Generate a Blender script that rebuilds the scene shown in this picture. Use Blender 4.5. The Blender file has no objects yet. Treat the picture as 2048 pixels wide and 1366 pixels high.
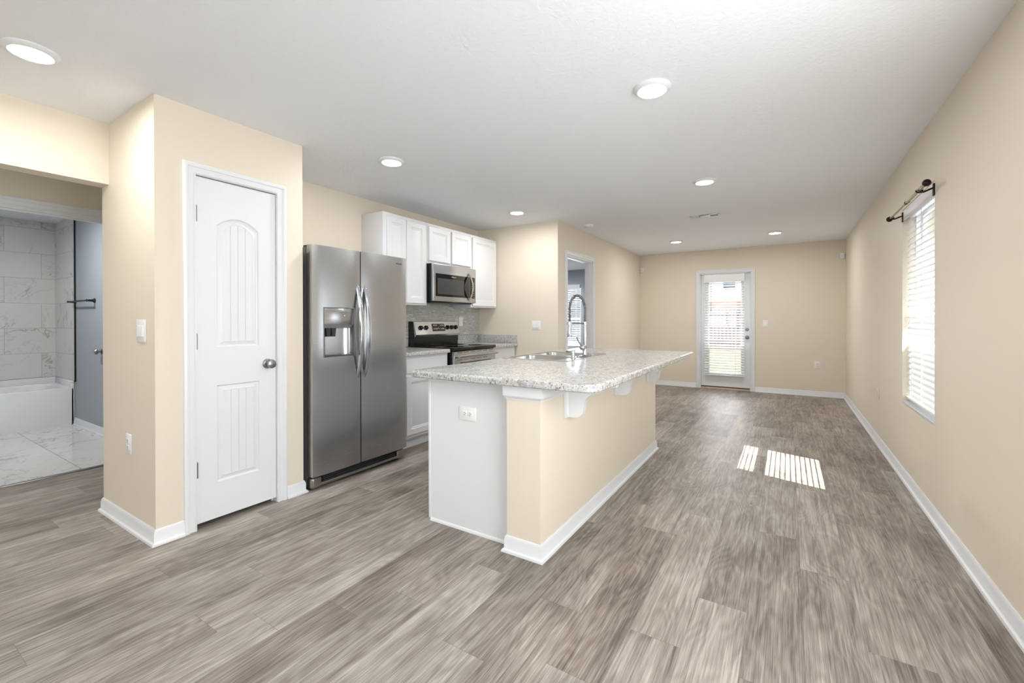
import bpy, bmesh, math, random
from mathutils import Vector, Matrix
random.seed(7)
D = bpy.data
C = bpy.context.scene.collection
SC = bpy.context.scene

# ------------------------------------------------------------------ camera
f_px, yaw, pitch, roll, H = 874.16, 0.56259, 0.00342, -0.00201, 1.2137
fw = Vector((-math.sin(yaw)*math.cos(pitch), math.cos(yaw)*math.cos(pitch), -math.sin(pitch)))
rt = Vector((math.cos(yaw), math.sin(yaw), 0)); up = rt.cross(fw)
r2 = rt*math.cos(roll)+up*math.sin(roll); u2 = -rt*math.sin(roll)+up*math.cos(roll)
cam = D.cameras.new('camera'); cam_o = D.objects.new('camera', cam); C.objects.link(cam_o)
M = Matrix.Identity(4)
for i in range(3):
    M[i][0] = r2[i]; M[i][1] = u2[i]; M[i][2] = -fw[i]
M[2][3] = H
cam_o.matrix_world = M
cam.sensor_width = 36; cam.sensor_fit = 'HORIZONTAL'; cam.lens = f_px/2048*36
cam.shift_y = (643.19-683)/2048
cam.clip_start = 0.02; cam.clip_end = 200
SC.camera = cam_o

# ------------------------------------------------------------------ world, sun, exposure
SC.view_settings.view_transform = 'Standard'; SC.view_settings.look = 'None'
SC.view_settings.gamma = 1; SC.view_settings.use_curve_mapping = False
SC.view_settings.exposure = 0.74
w = D.worlds.new('world'); SC.world = w; w.use_nodes = True
bg = w.node_tree.nodes['Background']; bg.inputs[0].default_value = (0.86, 0.93, 1.0, 1); bg.inputs[1].default_value = 1.9
sun = D.lights.new('sun', 'SUN'); sun.energy = 18; sun.angle = 0.004; sun.color = (1, .985, .96)
sun_o = D.objects.new('sun', sun); C.objects.link(sun_o)
sun_o.rotation_euler = Vector((-1, .30, -1.175)).to_track_quat('-Z', 'Y').to_euler()
sun_o.location = (8, -3, 9)
def area(name, loc, direction, sx, sy, power, color=(1, 1, 1)):
    l = D.lights.new(name, 'AREA'); l.shape = 'RECTANGLE'; l.size = sx; l.size_y = sy; l.energy = power; l.color = color
    o = D.objects.new(name, l); C.objects.link(o); o.location = loc
    o.rotation_euler = Vector(direction).to_track_quat('-Z', 'Z').to_euler(); return o
DAY = (.95, .975, 1.0)
area('added_fill_front_left', (-2.6, -3.62, 1.45), (0, 1, .7), 1.6, 1.3, 12, DAY)  # fill lamps at two added, unseen windows behind the viewpoint
area('added_fill_front_right', (-.35, -3.62, 1.45), (0, 1, .7), 1.6, 1.3, 12, DAY)
area('added_fill_dining', (.80, .95, 1.42), (-1, 0, .05), 1.7, 1.35, 42, DAY)  # fill lamp at an added, unseen side window, brightens the near room
area('daylight_side_window', (.93, 4.02, 1.32), (-1, 0, .5), .78, 1.4, 11, DAY)
area('daylight_patio_door', (-.92, 8.50, 1.1), (0, -1, .4), .5, 1.6, 8, DAY)
area('daylight_bedroom_window', (-4.72, 9.99, 1.32), (0, -1, 0), .85, 1.4, 22, DAY)
LED_POWER = 5.6

# ------------------------------------------------------------------ dimensions
Xp, Yp, Yp2 = -2.892, .968, 1.821
Xb, Xq, Zb = -3.579, -3.702, 2.063
Xr, Yf, Xm, Xk, Yk = .749, 8.390, -2.385, -3.606, 4.840
CH = 2.44
Xw = -4.82
Ys = 1.60; Xt = -7.82
Yfront = -3.6
Yb2 = 9.9

# ------------------------------------------------------------------ materials
MATS = {}
def s2l(c): return tuple(((v/255)/12.92 if v/255 <= .04045 else (((v/255)+.055)/1.055)**2.4) for v in c)
class NT:
    def __init__(s, name):
        s.m = D.materials.new(name); s.m.use_nodes = True; s.t = s.m.node_tree; s.n = s.t.nodes; s.l = s.t.links
        s.b = s.n['Principled BSDF']; s.out = s.n['Material Output']; MATS[name] = s.m
    def node(s, typ, ins=None, **kw):
        n = s.n.new(typ)
        for k, v in kw.items(): setattr(n, k, v)
        for k, v in (ins or {}).items():
            if hasattr(v, 'is_linked') or isinstance(v, bpy.types.NodeSocket): s.l.new(v, n.inputs[k])
            else: n.inputs[k].default_value = v
        return n
    def math(s, op, a, b=0.0, c=None):
        n = s.n.new('ShaderNodeMath'); n.operation = op
        for i, v in enumerate((a, b, c)):
            if v is None: continue
            if isinstance(v, bpy.types.NodeSocket): s.l.new(v, n.inputs[i])
            else: n.inputs[i].default_value = v
        return n.outputs[0]
    def set(s, k, v):
        if isinstance(v, bpy.types.NodeSocket): s.l.new(v, s.b.inputs[k])
        else: s.b.inputs[k].default_value = v
    def ramp(s, fac, stops, interp='LINEAR'):
        n = s.n.new('ShaderNodeValToRGB'); s.l.new(fac, n.inputs[0]); cr = n.color_ramp; cr.interpolation = interp
        while len(cr.elements) < len(stops): cr.elements.new(.5)
        for e, (p, c) in zip(cr.elements, stops): e.position = p; e.color = (*c, 1) if len(c) == 3 else c
        return n.outputs[0]
    def mix(s, fac, a, b, mode='MIX'):
        n = s.n.new('ShaderNodeMix'); n.data_type = 'RGBA'; n.blend_type = mode
        for i, v in ((0, fac), (6, a), (7, b)):
            if isinstance(v, bpy.types.NodeSocket): s.l.new(v, n.inputs[i])
            else: n.inputs[i].default_value = v if i == 0 else ((*v, 1) if len(v) == 3 else v)
        return n.outputs[2]
    def coord(s): return s.node('ShaderNodeNewGeometry').outputs['Position']
    def ocoord(s): return s.node('ShaderNodeTexCoord').outputs['Object']
    def sep(s, v): return s.node('ShaderNodeSeparateXYZ', {0: v}).outputs
    def comb(s, x=0.0, y=0.0, z=0.0): return s.node('ShaderNodeCombineXYZ', {0: x, 1: y, 2: z}).outputs[0]
    def bump(s, h, strength=.1, dist=.01):
        n = s.node('ShaderNodeBump', {'Strength': strength, 'Distance': dist, 'Height': h}); s.l.new(n.outputs[0], s.b.inputs['Normal'])

def plain(name, rgb, rough=.5, metal=0., spec=.5, noise=0.):
    t = NT(name); c = s2l(rgb)
    if noise:
        nz = t.node('ShaderNodeTexNoise', {'Vector': t.ocoord(), 'Scale': 40., 'Detail': 3.})
        t.set('Base Color', t.mix(nz.outputs[0], tuple(v*(1-noise) for v in c), tuple(min(1, v*(1+noise)) for v in c)))
    else: t.set('Base Color', (*c, 1))
    t.set('Roughness', rough); t.set('Metallic', metal); t.set('Specular IOR Level', spec)
    return t.m
def paint(name, rgb, rough=.55, bs=.12, scale=160):
    t = NT(name); t.set('Base Color', (*s2l(rgb), 1)); t.set('Roughness', rough); t.set('Specular IOR Level', .3)
    nz = t.node('ShaderNodeTexNoise', {'Vector': t.coord(), 'Scale': float(scale), 'Detail': 2.})
    t.bump(nz.outputs[0], bs, .002); return t.m
cream = paint('cream_wall_paint', (230, 220, 203))
bluegrey = paint('blue_grey_wall_paint', (164, 171, 178))
white_wall = paint('white_wall_paint', (225, 225, 225))
def ceiling_mat():
    t = NT('textured_white_ceiling'); t.set('Base Color', (*s2l((242, 244, 248)), 1)); t.set('Roughness', .8); t.set('Specular IOR Level', .2)
    a = t.node('ShaderNodeTexNoise', {'Vector': t.coord(), 'Scale': 38., 'Detail': 4., 'Roughness': .6, 'Distortion': .6})
    h = t.ramp(a.outputs[0], [(.42, (0, 0, 0)), (.62, (1, 1, 1))])
    t.bump(h, .22, .004); return t.m
ceil_m = ceiling_mat()
white = plain('white_semigloss_paint', (229, 231, 234), .35)
whitecab = plain('white_cabinet_paint', (229, 230, 233), .38)
plate_m = plain('white_switch_plastic', (240, 240, 240), .3)
beige_pl = plain('beige_plastic', (226, 214, 196), .4)
porc = plain('white_acrylic_tub', (238, 239, 241), .15)
black_gl = plain('black_glass', (10, 10, 11), .04)
black_m = plain('black_enamel', (14, 14, 15), .25)
darkgrey = plain('dark_grey_plastic', (48, 48, 50), .4)
mesh_gl = plain('microwave_window_mesh', (62, 63, 65), .2)
bronze = plain('oil_rubbed_bronze', (40, 24, 15), .35, .6)
brass = plain('antique_brass_rod', (150, 128, 98), .3, .9)
chrome = plain('polished_chrome', (192, 193, 196), .12, 1.)
nickel = plain('satin_nickel', (150, 148, 146), .33, 1.)
sinksteel = plain('sink_stainless', (196, 195, 192), .27, 1.)
blackmetal = plain('black_metal_trim', (14, 13, 13), .4)
slat_m = plain('white_blind_slat', (240, 241, 243), .4)
cord_m = plain('white_cord', (225, 225, 225), .7)
vinyl_m = plain('white_window_vinyl', (238, 240, 242), .4)
tan_m = plain('tan_threshold', (206, 186, 160), .5)
brown_m = plain('brown_door_sweep', (88, 72, 62), .6)
print_w = plain('white_printing', (225, 225, 225), .5)
print_d = plain('dark_printing', (70, 70, 72), .4)
slot_m = plain('dark_slot', (40, 40, 40), .6)
grille_m = plain('vent_grey_metal', (120, 122, 124), .5)  # plain even grey metal
drawerline = plain('case_side_grey', (120, 121, 123), .42, .3)
def steel(name, rgb=(176, 177, 179), rough=.3, axis='z'):
    t = NT(name); p = t.sep(t.ocoord())
    v = t.comb(t.math('MULTIPLY', p[0], 4.), t.math('MULTIPLY', p[1], 4.), t.math('MULTIPLY', p[2], 900.)) if axis == 'z' else t.comb(t.math('MULTIPLY', p[0], 4.), t.math('MULTIPLY', p[1], 700.), t.math('MULTIPLY', p[2], 4.))
    nz = t.node('ShaderNodeTexNoise', {'Vector': v, 'Scale': 1., 'Detail': 2.})
    c = s2l(rgb); t.set('Base Color', t.mix(nz.outputs[0], tuple(x*.9 for x in c), tuple(x*1.08 for x in c)))
    t.set('Metallic', 1.); t.set('Roughness', t.math('MULTIPLY_ADD', nz.outputs[0], .1, rough-.05)); return t.m
ss = steel('brushed_stainless', (190, 193, 197), .25)
ss2 = steel('brushed_stainless_light', (190, 192, 196), .22)

def emit(name, rgb, strength):
    t = NT(name); t.set('Base Color', (1, 1, 1, 1)); t.set('Emission Color', (*rgb, 1)); t.set('Emission Strength', strength); return t.m
led = emit('led_diffuser', (1, .985, .96), 14.)

def glass_mat():
    t = NT('window_glass'); t.n.remove(t.b)
    tr = t.node('ShaderNodeBsdfTransparent', {0: (.97, .985, .98, 1)}); gl = t.node('ShaderNodeBsdfGlossy', {'Color': (1, 1, 1, 1), 'Roughness': .02})
    fc = t.node('ShaderNodeLayerWeight', {'Blend': .5}).outputs['Facing']; fr = t.math('MULTIPLY_ADD', t.math('POWER', fc, 4.), .45, .05)
    mx = t.node('ShaderNodeMixShader', {0: fr, 1: tr.outputs[0], 2: gl.outputs[0]})
    t.l.new(mx.outputs[0], t.out.inputs[0]); return t.m
glass = glass_mat()

def floor_mat():
    t = NT('grey_wood_plank_vinyl'); P = t.sep(t.coord()); PW, PL = .193, 1.21
    u = t.math('DIVIDE', t.math('ADD', P[0], 20.02), PW); row = t.math('FLOOR', u); fu = t.math('FRACT', u)
    rn = t.node('ShaderNodeTexWhiteNoise', {'W': row}, noise_dimensions='1D').outputs['Value']
    v = t.math('ADD', t.math('DIVIDE', t.math('ADD', P[1], 20.), PL), rn); seg = t.math('FLOOR', v); fv = t.math('FRACT', v)
    pid = t.node('ShaderNodeTexWhiteNoise', {'Vector': t.comb(row, seg, 0.)}, noise_dimensions='3D')
    ps = t.sep(pid.outputs['Color'])
    off = t.math('MULTIPLY', ps[1], 37.)
    # fine grain streaks along the plank
    g1 = t.node('ShaderNodeTexNoise', {'Vector': t.comb(t.math('MULTIPLY', P[0], 190.), t.math('MULTIPLY_ADD', P[1], 3.2, off), off), 'Scale': 1., 'Detail': 2., 'Roughness': .6, 'Distortion': .5}).outputs[0]
    g0 = t.node('ShaderNodeTexNoise', {'Vector': t.comb(t.math('MULTIPLY', P[0], 430.), t.math('MULTIPLY_ADD', P[1], 9., off), off), 'Scale': 1., 'Detail': 2.}).outputs[0]
    # broad streaks
    g2 = t.node('ShaderNodeTexNoise', {'Vector': t.comb(t.math('MULTIPLY', P[0], 26.), t.math('MULTIPLY_ADD', P[1], 1.9, off), off), 'Scale': 1., 'Detail': 4., 'Roughness': .6, 'Distortion': 1.1}).outputs[0]
    # cathedral figure
    dn = t.node('ShaderNodeTexNoise', {'Vector': t.comb(t.math('MULTIPLY', P[0], 5.), t.math('MULTIPLY_ADD', P[1], 1.3, off), off), 'Scale': 1., 'Detail': 2.}).outputs[0]
    wv = t.math('SINE', t.math('MULTIPLY_ADD', dn, 95., t.math('MULTIPLY', P[0], 150.)))
    wv = t.math('MULTIPLY_ADD', wv, .5, .5)
    # blotches
    bl = t.node('ShaderNodeTexNoise', {'Vector': t.comb(t.math('MULTIPLY', P[0], 4.5), t.math('MULTIPLY_ADD', P[1], 3., off), off), 'Scale': 1., 'Detail': 3.}).outputs[0]
    f = t.math('MULTIPLY_ADD', g0, .22, t.math('MULTIPLY', g1, .30)); f = t.math('MULTIPLY_ADD', g2, .36, f); f = t.math('MULTIPLY_ADD', wv, .045, f); f = t.math('MULTIPLY_ADD', bl, .28, f)
    f = t.math('MULTIPLY_ADD', ps[0], .10, f); f = t.math('SUBTRACT', f, .165)
    col = t.ramp(f, [(.34, s2l((92, 83, 76))), (.44, s2l((128, 119, 111))), (.53, s2l((154, 146, 138))), (.66, s2l((188, 182, 174)))])
    # warm/cool variation between planks
    col = t.mix(t.math('MULTIPLY', ps[2], .5), col, t.mix(1., col, (1.0, .955, .91), 'MULTIPLY'))
    eu = t.math('MINIMUM', fu, t.math('SUBTRACT', 1., fu)); ev = t.math('MULTIPLY', t.math('MINIMUM', fv, t.math('SUBTRACT', 1., fv)), PL/PW)
    e = t.math('MINIMUM', eu, ev); line = t.math('LESS_THAN', e, .006)
    col = t.mix(t.math('MULTIPLY', line, .45), col, s2l((88, 80, 73)))
    t.set('Base Color', col); t.set('Roughness', t.math('MULTIPLY_ADD', g1, .18, .36)); t.set('Specular IOR Level', .45)
    t.bump(t.math('SUBTRACT', g1, t.math('MULTIPLY', line, .8)), .12, .003); return t.m
floor_m = floor_mat()

def marble_mat(name, uv, bw, rh, u0, v0, base=(226, 225, 222), vein=(150, 148, 146), rough=.08, grout=(182, 181, 178), scale=1.3, off=.5, kk=(.42, .62)):
    t = NT(name); P = t.sep(t.coord()); U, V = P[uv[0]], P[uv[1]]
    vec = t.comb(t.math('ADD', U, u0), t.math('ADD', V, v0), 0.)
    br = t.node('ShaderNodeTexBrick', {'Vector': vec, 'Color1': (0, 0, 0, 1), 'Color2': (1, 1, 1, 1), 'Mortar': (0.5, .5, .5, 1), 'Scale': 1., 'Mortar Size': .0022, 'Mortar Smooth': 0., 'Brick Width': bw, 'Row Height': rh}, offset=off, offset_frequency=2)
    rid = t.sep(br.outputs['Color'])[0]
    vv = t.comb(t.math('MULTIPLY_ADD', rid, 3.7, U), t.math('MULTIPLY_ADD', rid, 9.1, V), t.math('MULTIPLY', rid, 5.))
    n1 = t.node('ShaderNodeTexNoise', {'Vector': vv, 'Scale': scale, 'Detail': 8., 'Roughness': .6, 'Distortion': 1.3}).outputs[0]
    n2 = t.node('ShaderNodeTexNoise', {'Vector': vv, 'Scale': scale*2.1, 'Detail': 6., 'Distortion': 2.}).outputs[0]
    n3 = t.node('ShaderNodeTexNoise', {'Vector': vv, 'Scale': scale*.9, 'Detail': 2.}).outputs[0]
    def vn(n, wdt): return t.math('SUBTRACT', 1., t.math('MINIMUM', t.math('DIVIDE', t.math('ABSOLUTE', t.math('SUBTRACT', n, .5)), wdt), 1.))
    k = t.math('MULTIPLY', t.ramp(n3, [(kk[0], (0, 0, 0)), (kk[1], (1, 1, 1))]), .9)
    vmask = t.math('MULTIPLY', t.math('MAXIMUM', t.math('MULTIPLY', vn(n1, .012), 1.), t.math('MULTIPLY', vn(n2, .02), .35)), k)
    c = t.mix(t.ramp(n3, [(.3, (0, 0, 0)), (.8, (.35, .35, .35))]), s2l(base), s2l(tuple(x-26 for x in base)))
    c = t.mix(vmask, c, s2l(vein)); c = t.mix(br.outputs['Fac'], c, s2l(grout))
    t.set('Base Color', c); t.set('Roughness', rough); return t.m
tile_back = marble_mat('marble_tile_back', (1, 2), .61, .305, 10.*.61-1.47+.305, 6.1-.515)
tile_side = marble_mat('marble_tile_side', (0, 2), .61, .305, 12.3, 6.1-.515)
tile_floor = marble_mat('marble_tile_floor', (0, 1), 30., .61, 0., 6.1-1.145, (222, 219, 214), (120, 116, 114), .1, (140, 136, 132), 1.9, kk=(.32, .5))

def laminate():
    t = NT('speckled_laminate_worktop'); p = t.coord()
    n1 = t.node('ShaderNodeTexNoise', {'Vector': p, 'Scale': 95., 'Detail': 3., 'Roughness': .6}).outputs[0]
    n2 = t.node('ShaderNodeTexNoise', {'Vector': p, 'Scale': 34., 'Detail': 5., 'Roughness': .65, 'Distortion': 1.2}).outputs[0]
    n3 = t.node('ShaderNodeTexNoise', {'Vector': p, 'Scale': 9., 'Detail': 3.}).outputs[0]
    c = t.ramp(n2, [(.33, s2l((140, 140, 137))), (.45, s2l((184, 183, 181))), (.58, s2l((208, 208, 206))), (.75, s2l((180, 178, 175)))])
    c = t.mix(t.ramp(n1, [(.57, (0, 0, 0)), (.64, (.85, .85, .85))]), c, s2l((84, 84, 87)))
    c = t.mix(t.ramp(n3, [(.35, (.25, .25, .25)), (.65, (0, 0, 0))]), c, s2l((186, 184, 178)))
    t.set('Base Color', c); t.set('Roughness', .22); t.set('Specular IOR Level', .5); return t.m
lam = laminate()

def mosaic():
    t = NT('grey_linear_mosaic'); P = t.sep(t.coord())
    v = t.comb(t.math('ADD', P[1], 10.), t.math('ADD', P[2], 10.), 0.)
    br = t.node('ShaderNodeTexBrick', {'Vector': v, 'Color1': (0, 0, 0, 1), 'Color2': (1, 1, 1, 1), 'Mortar': (.5, .5, .5, 1), 'Scale': 1., 'Mortar Size': .0012, 'Mortar Smooth': .1, 'Brick Width': .085, 'Row Height': .0155}, offset=.37, offset_frequency=3, squash=.7, squash_frequency=2)
    rid = t.sep(br.outputs['Color'])[0]
    c = t.ramp(rid, [(0, s2l((165, 165, 161))), (.25, s2l((190, 191, 186))), (.5, s2l((196, 198, 192))), (.75, s2l((186, 184, 176))), (1, s2l((232, 233, 230)))])
    nz = t.node('ShaderNodeTexNoise', {'Vector': t.comb(0., t.math('MULTIPLY', P[1], 30.), t.math('MULTIPLY', P[2], 140.)), 'Scale': 1., 'Detail': 2.}).outputs[0]
    c = t.mix(.35, c, t.ramp(nz, [(.3, s2l((140, 142, 140))), (.7, s2l((228, 228, 226)))]))
    c = t.mix(br.outputs['Fac'], c, s2l((170, 169, 164)))
    t.set('Base Color', c); t.set('Roughness', .2); t.bump(t.math('SUBTRACT', 1., br.outputs['Fac']), .4, .002); return t.m
mosaic_m = mosaic()

def grass_mat():
    t = NT('lawn'); n = t.node('ShaderNodeTexNoise', {'Vector': t.coord(), 'Scale': 3., 'Detail': 8.}).outputs[0]
    t.set('Base Color', t.ramp(n, [(.3, s2l((84, 80, 56))), (.7, s2l((112, 105, 80)))])); t.set('Roughness', .9); return t.m
lawn_m = grass_mat()
fence_m = plain('weathered_fence_wood', (104, 88, 88), .8, noise=.15)
siding_m = plain('white_lap_siding', (226, 228, 230), .6)
redroof = plain('reddish_brown_shingle', (140, 88, 74), .8, noise=.2)
darkwin = plain('dark_house_window', (72, 84, 98), .2)
soffit_m = plain('white_soffit', (226, 226, 224), .7)

# ------------------------------------------------------------------ mesh helpers
def new(): return bmesh.new()
def box(bm, x0, x1, y0, y1, z0, z1, bev=0, seg=2):
    x0, x1 = min(x0, x1), max(x0, x1); y0, y1 = min(y0, y1), max(y0, y1); z0, z1 = min(z0, z1), max(z0, z1)
    m = Matrix.Translation(((x0+x1)/2, (y0+y1)/2, (z0+z1)/2)) @ Matrix.Diagonal((x1-x0, y1-y0, z1-z0, 1))
    g = bmesh.ops.create_cube(bm, size=1, matrix=m)
    if bev:
        es = list({e for v in g['verts'] for e in v.link_edges})
        bmesh.ops.bevel(bm, geom=es, offset=min(bev, .49*min(x1-x0, y1-y0, z1-z0)), segments=seg, profile=.5, affect='EDGES')
def cyl(bm, p0, p1, r, r1=None, seg=24, caps=True):
    p0, p1 = Vector(p0), Vector(p1); d = p1-p0
    m = Matrix.Translation((p0+p1)/2) @ d.to_track_quat('Z', 'Y').to_matrix().to_4x4()
    bmesh.ops.create_cone(bm, cap_ends=caps, segments=seg, radius1=r, radius2=r if r1 is None else r1, depth=d.length, matrix=m)
def sphere(bm, c, r, sx=1, sy=1, sz=1):
    bmesh.ops.create_uvsphere(bm, u_segments=24, v_segments=14, radius=r, matrix=Matrix.Translation(c) @ Matrix.Diagonal((sx, sy, sz, 1)))
def lathe(bm, prof, c, axis=(0, 0, 1), seg=32):
    q = Vector(axis).to_track_quat('Z', 'Y').to_matrix().to_4x4(); m = Matrix.Translation(c) @ q
    rings = []
    for r, z in prof: rings.append([bm.verts.new(m @ Vector((r*math.cos(a), r*math.sin(a), z))) for a in [2*math.pi*i/seg for i in range(seg)]])
    for a, b in zip(rings, rings[1:]):
        for i in range(seg): bm.faces.new((a[i], a[(i+1) % seg], b[(i+1) % seg], b[i]))
    if prof[0][0] > 1e-6: bm.faces.new(rings[0][::-1])
    if prof[-1][0] > 1e-6: bm.faces.new(rings[-1])
def tube(bm, pts, r, seg=12, rx=None):
    """round (or elliptical) section swept along pts; r may be a list"""
    pts = [Vector(p) for p in pts]; n = len(pts); rings = []; prev = None
    for i, p in enumerate(pts):
        t = (pts[min(i+1, n-1)]-pts[max(i-1, 0)]).normalized()
        if prev is None:
            a = t.cross(Vector((0, 0, 1)));
            if a.length < 1e-3: a = t.cross(Vector((0, 1, 0)))
            a.normalize()
        else:
            a = prev - t*prev.dot(t); a.normalize()
        prev = a; b = t.cross(a); rr = r[i] if isinstance(r, (list, tuple)) else r
        rings.append([bm.verts.new(p+a*math.cos(2*math.pi*k/seg)*rr*(rx or 1)+b*math.sin(2*math.pi*k/seg)*rr) for k in range(seg)])
    for a, b in zip(rings, rings[1:]):
        for k in range(seg): bm.faces.new((a[k], a[(k+1) % seg], b[(k+1) % seg], b[k]))
    bm.faces.new(rings[0][::-1]); bm.faces.new(rings[-1])
def prism(bm, poly, axis, a0, a1):
    """poly: 2D points in the two other axes (order x,y,z without axis), extruded a0..a1"""
    def P(u, v, a): return {'x': (a, u, v), 'y': (u, a, v), 'z': (u, v, a)}[axis]
    A = [bm.verts.new(P(u, v, a0)) for u, v in poly]; B = [bm.verts.new(P(u, v, a1)) for u, v in poly]
    n = len(poly)
    for i in range(n): bm.faces.new((A[i], A[(i+1) % n], B[(i+1) % n], B[i]))
    bm.faces.new(A[::-1]); bm.faces.new(B)
def wloc(o):
    v = Vector((0, 0, 0))
    while o is not None: v += o.location; o = o.parent
    return v
def obj(name, bm, mat, parent=None, loc=None, smooth=True, ang=35, recalc=True):
    """bm is in world coordinates; the object gets its origin at loc (or its parent's)"""
    if recalc: bmesh.ops.recalc_face_normals(bm, faces=bm.faces)
    base = wloc(parent) if parent is not None else Vector((0, 0, 0))
    l = Vector(loc) if loc is not None else Vector((0, 0, 0))
    if loc is not None and parent is not None: l = l-base
    me = D.meshes.new(name); bmesh.ops.translate(bm, verts=bm.verts, vec=-(base+l)); bm.to_mesh(me); bm.free()
    me.materials.append(mat)
    if smooth:
        for p in me.polygons: p.use_smooth = True
        me.set_sharp_from_angle(angle=math.radians(ang))
    o = D.objects.new(name, me); C.objects.link(o); o.location = l
    if parent is not None: o.parent = parent
    return o
def struct(name, bm, mat, **k):
    o = obj(name, bm, mat, **k); o['kind'] = 'structure'; return o
def tag(o, label, cat, group=None):
    o['label'] = label; o['category'] = cat
    if group: o['group'] = group
    return o
def thing(name, label, cat, loc, group=None):
    o = D.objects.new(name, None); C.objects.link(o); o.location = loc; o.empty_display_size = .1
    return tag(o, label, cat, group)
def bx(name, mat, parent, *b, bev=0, label=None, **k):
    m = new(); box(m, *b, bev=bev); o = obj(name, m, mat, parent, **k)
    if label: o['label'] = label
    return o
def text(name, s, size, loc, rot, mat, parent, depth=.0006):
    cu = D.curves.new(name, 'FONT'); cu.body = s; cu.size = size; cu.extrude = depth; cu.align_x = 'CENTER'; cu.align_y = 'CENTER'
    tmp = D.objects.new(name, cu); C.objects.link(tmp)
    me = D.meshes.new_from_object(tmp.evaluated_get(bpy.context.evaluated_depsgraph_get())); D.objects.remove(tmp)
    me.materials.clear(); me.materials.append(mat)
    o = D.objects.new(name, me); C.objects.link(o); o.parent = parent; o.location = Vector(loc)-wloc(parent); o.rotation_euler = rot
    return o

def sweep2d(bm, prof, path, z0=0, closed_ends=True):
    """profile [(offset to the left of the path, z)] along a 2D path with mitred corners"""
    pts = [Vector(p) for p in path]; n = len(pts); rings = []
    for i, p in enumerate(pts):
        ds = []
        if i > 0: ds.append((pts[i]-pts[i-1]).normalized())
        if i < n-1: ds.append((pts[i+1]-pts[i]).normalized())
        ns = [Vector((-d.y, d.x)) for d in ds]
        m = ns[0] if len(ns) == 1 else (ns[0]+ns[1])/(1+ns[0].dot(ns[1]))
        rings.append([bm.verts.new((p.x+m.x*o, p.y+m.y*o, z0+z)) for o, z in prof])
    k = len(prof)
    for a, b in zip(rings, rings[1:]):
        for j in range(k): bm.faces.new((a[j], a[(j+1) % k], b[(j+1) % k], b[j]))
    bm.faces.new(rings[0]); bm.faces.new(rings[-1][::-1])
BB = [(0, 0), (.024, 0), (.024, .006), (.021, .013), (.014, .017), (.012, .02), (.012, .062), (.0095, .068), (.0095, .072), (.006, .080), (.004, .084), (0, .084)]
def baseboard(name, path, parent=None, mat=None):
    m = new(); sweep2d(m, BB, path)
    if parent is None: return struct(name, m, mat or white)
    return obj(name, m, mat or white, parent)
CAS = [(0, 0), (0, .010), (.006, .014), (.012, .010), (.016, .010), (.036, .012), (.040, .017), (.050, .019), (.058, .017), (.062, .014), (.062, 0)]
def casing(name, plane, pos, sgn, a0, a1, z1, prof=CAS, z0=0, parent=None, mat=None, four=False):
    """U-shaped casing; plane 'x': wall at x=pos, a = y.  plane 'y': wall at y=pos, a = x"""
    m = new(); rings = []
    for u, t in prof:
        q = [(a0-u, z0), (a0-u, z1+u), (a1+u, z1+u), (a1+u, z0)] if not four else [(a0-u, z0-u), (a0-u, z1+u), (a1+u, z1+u), (a1+u, z0-u)]
        d = pos+sgn*t
        rings.append([m.verts.new((d, a, z) if plane == 'x' else (a, d, z)) for a, z in q])
    k = len(rings)
    for j in range(k):
        A, B = rings[j], rings[(j+1) % k]
        for i in range(4 if four else 3): m.faces.new((A[i], A[(i+1) % 4], B[(i+1) % 4], B[i]))
    if not four:
        m.faces.new([r[0] for r in rings]); m.faces.new([r[3] for r in rings][::-1])
    if parent is None: return struct(name, m, mat or white, ang=20)
    return obj(name, m, mat or white, parent, ang=20)

# ================================================================== ROOM SHELL
T = .12
m = new(); box(m, -4.85, Xr+.14, Yfront-.1, Yf+.10, -.12, 0); box(m, -6.6, Xm, 4.9, Yb2+.12, -.12, 0); struct('floor', m, floor_m)
m = new(); box(m, Xt-.12, -4.852, -.3, 1.75, -.12, 0); struct('floor', m, tile_floor)
m = new(); box(m, Xt-.2, Xr+.14, Yfront-.12, Yf+.14, CH, CH+.12); box(m, -6.7, Xm, Yf+.14, Yb2+.14, CH, CH+.12); struct('ceiling', m, ceil_m)

WY0, WY1, WZ0, WZ1 = 3.585, 4.46, .582, 2.052
m = new(); x0, x1 = Xr, Xr+.14
box(m, x0, x1, Yfront, .05, 0, CH); box(m, x0, x1, 1.85, WY0, 0, CH); box(m, x0, x1, .05, 1.85, 0, .70); box(m, x0, x1, .05, 1.85, 2.15, CH); box(m, x0, x1, WY1, Yf+.14, 0, CH); box(m, x0, x1, WY0, WY1, 0, WZ0); box(m, x0, x1, WY0, WY1, WZ1, CH)
struct('wall_right', m, cream)
DX0, DX1, DZ1 = -1.327, -.525, 2.025
m = new(); box(m, Xm-T+.01, DX0, Yf, Yf+.14, 0, CH); box(m, DX1, Xr+.14, Yf, Yf+.14, 0, CH); box(m, DX0, DX1, Yf, Yf+.14, DZ1, CH)
struct('wall_back', m, cream)
OY0, OY1, OZ1 = 5.106, 5.962, 2.052
m = new(); box(m, Xm-.055, Xm, Yk+T, OY0, 0, CH); box(m, Xm-.055, Xm, OY1, Yf+.14, 0, CH); box(m, Xm-.055, Xm, OY0, OY1, OZ1, CH)
box(m, Xk-T, Xm, Yk, Yk+T, 0, CH)
struct('wall_partition', m, cream)
m = new(); box(m, Xm-.11, Xm-.055, Yk+T, OY0, 0, CH); box(m, Xm-.11, Xm-.055, OY1, Yb2, 0, CH); box(m, Xm-.11, Xm-.055, OY0, OY1, OZ1, CH)
box(m, Xm-.055, Xm, Yf+.14, Yb2, 0, CH)
BX0, BX1 = -5.2, -4.27
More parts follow.
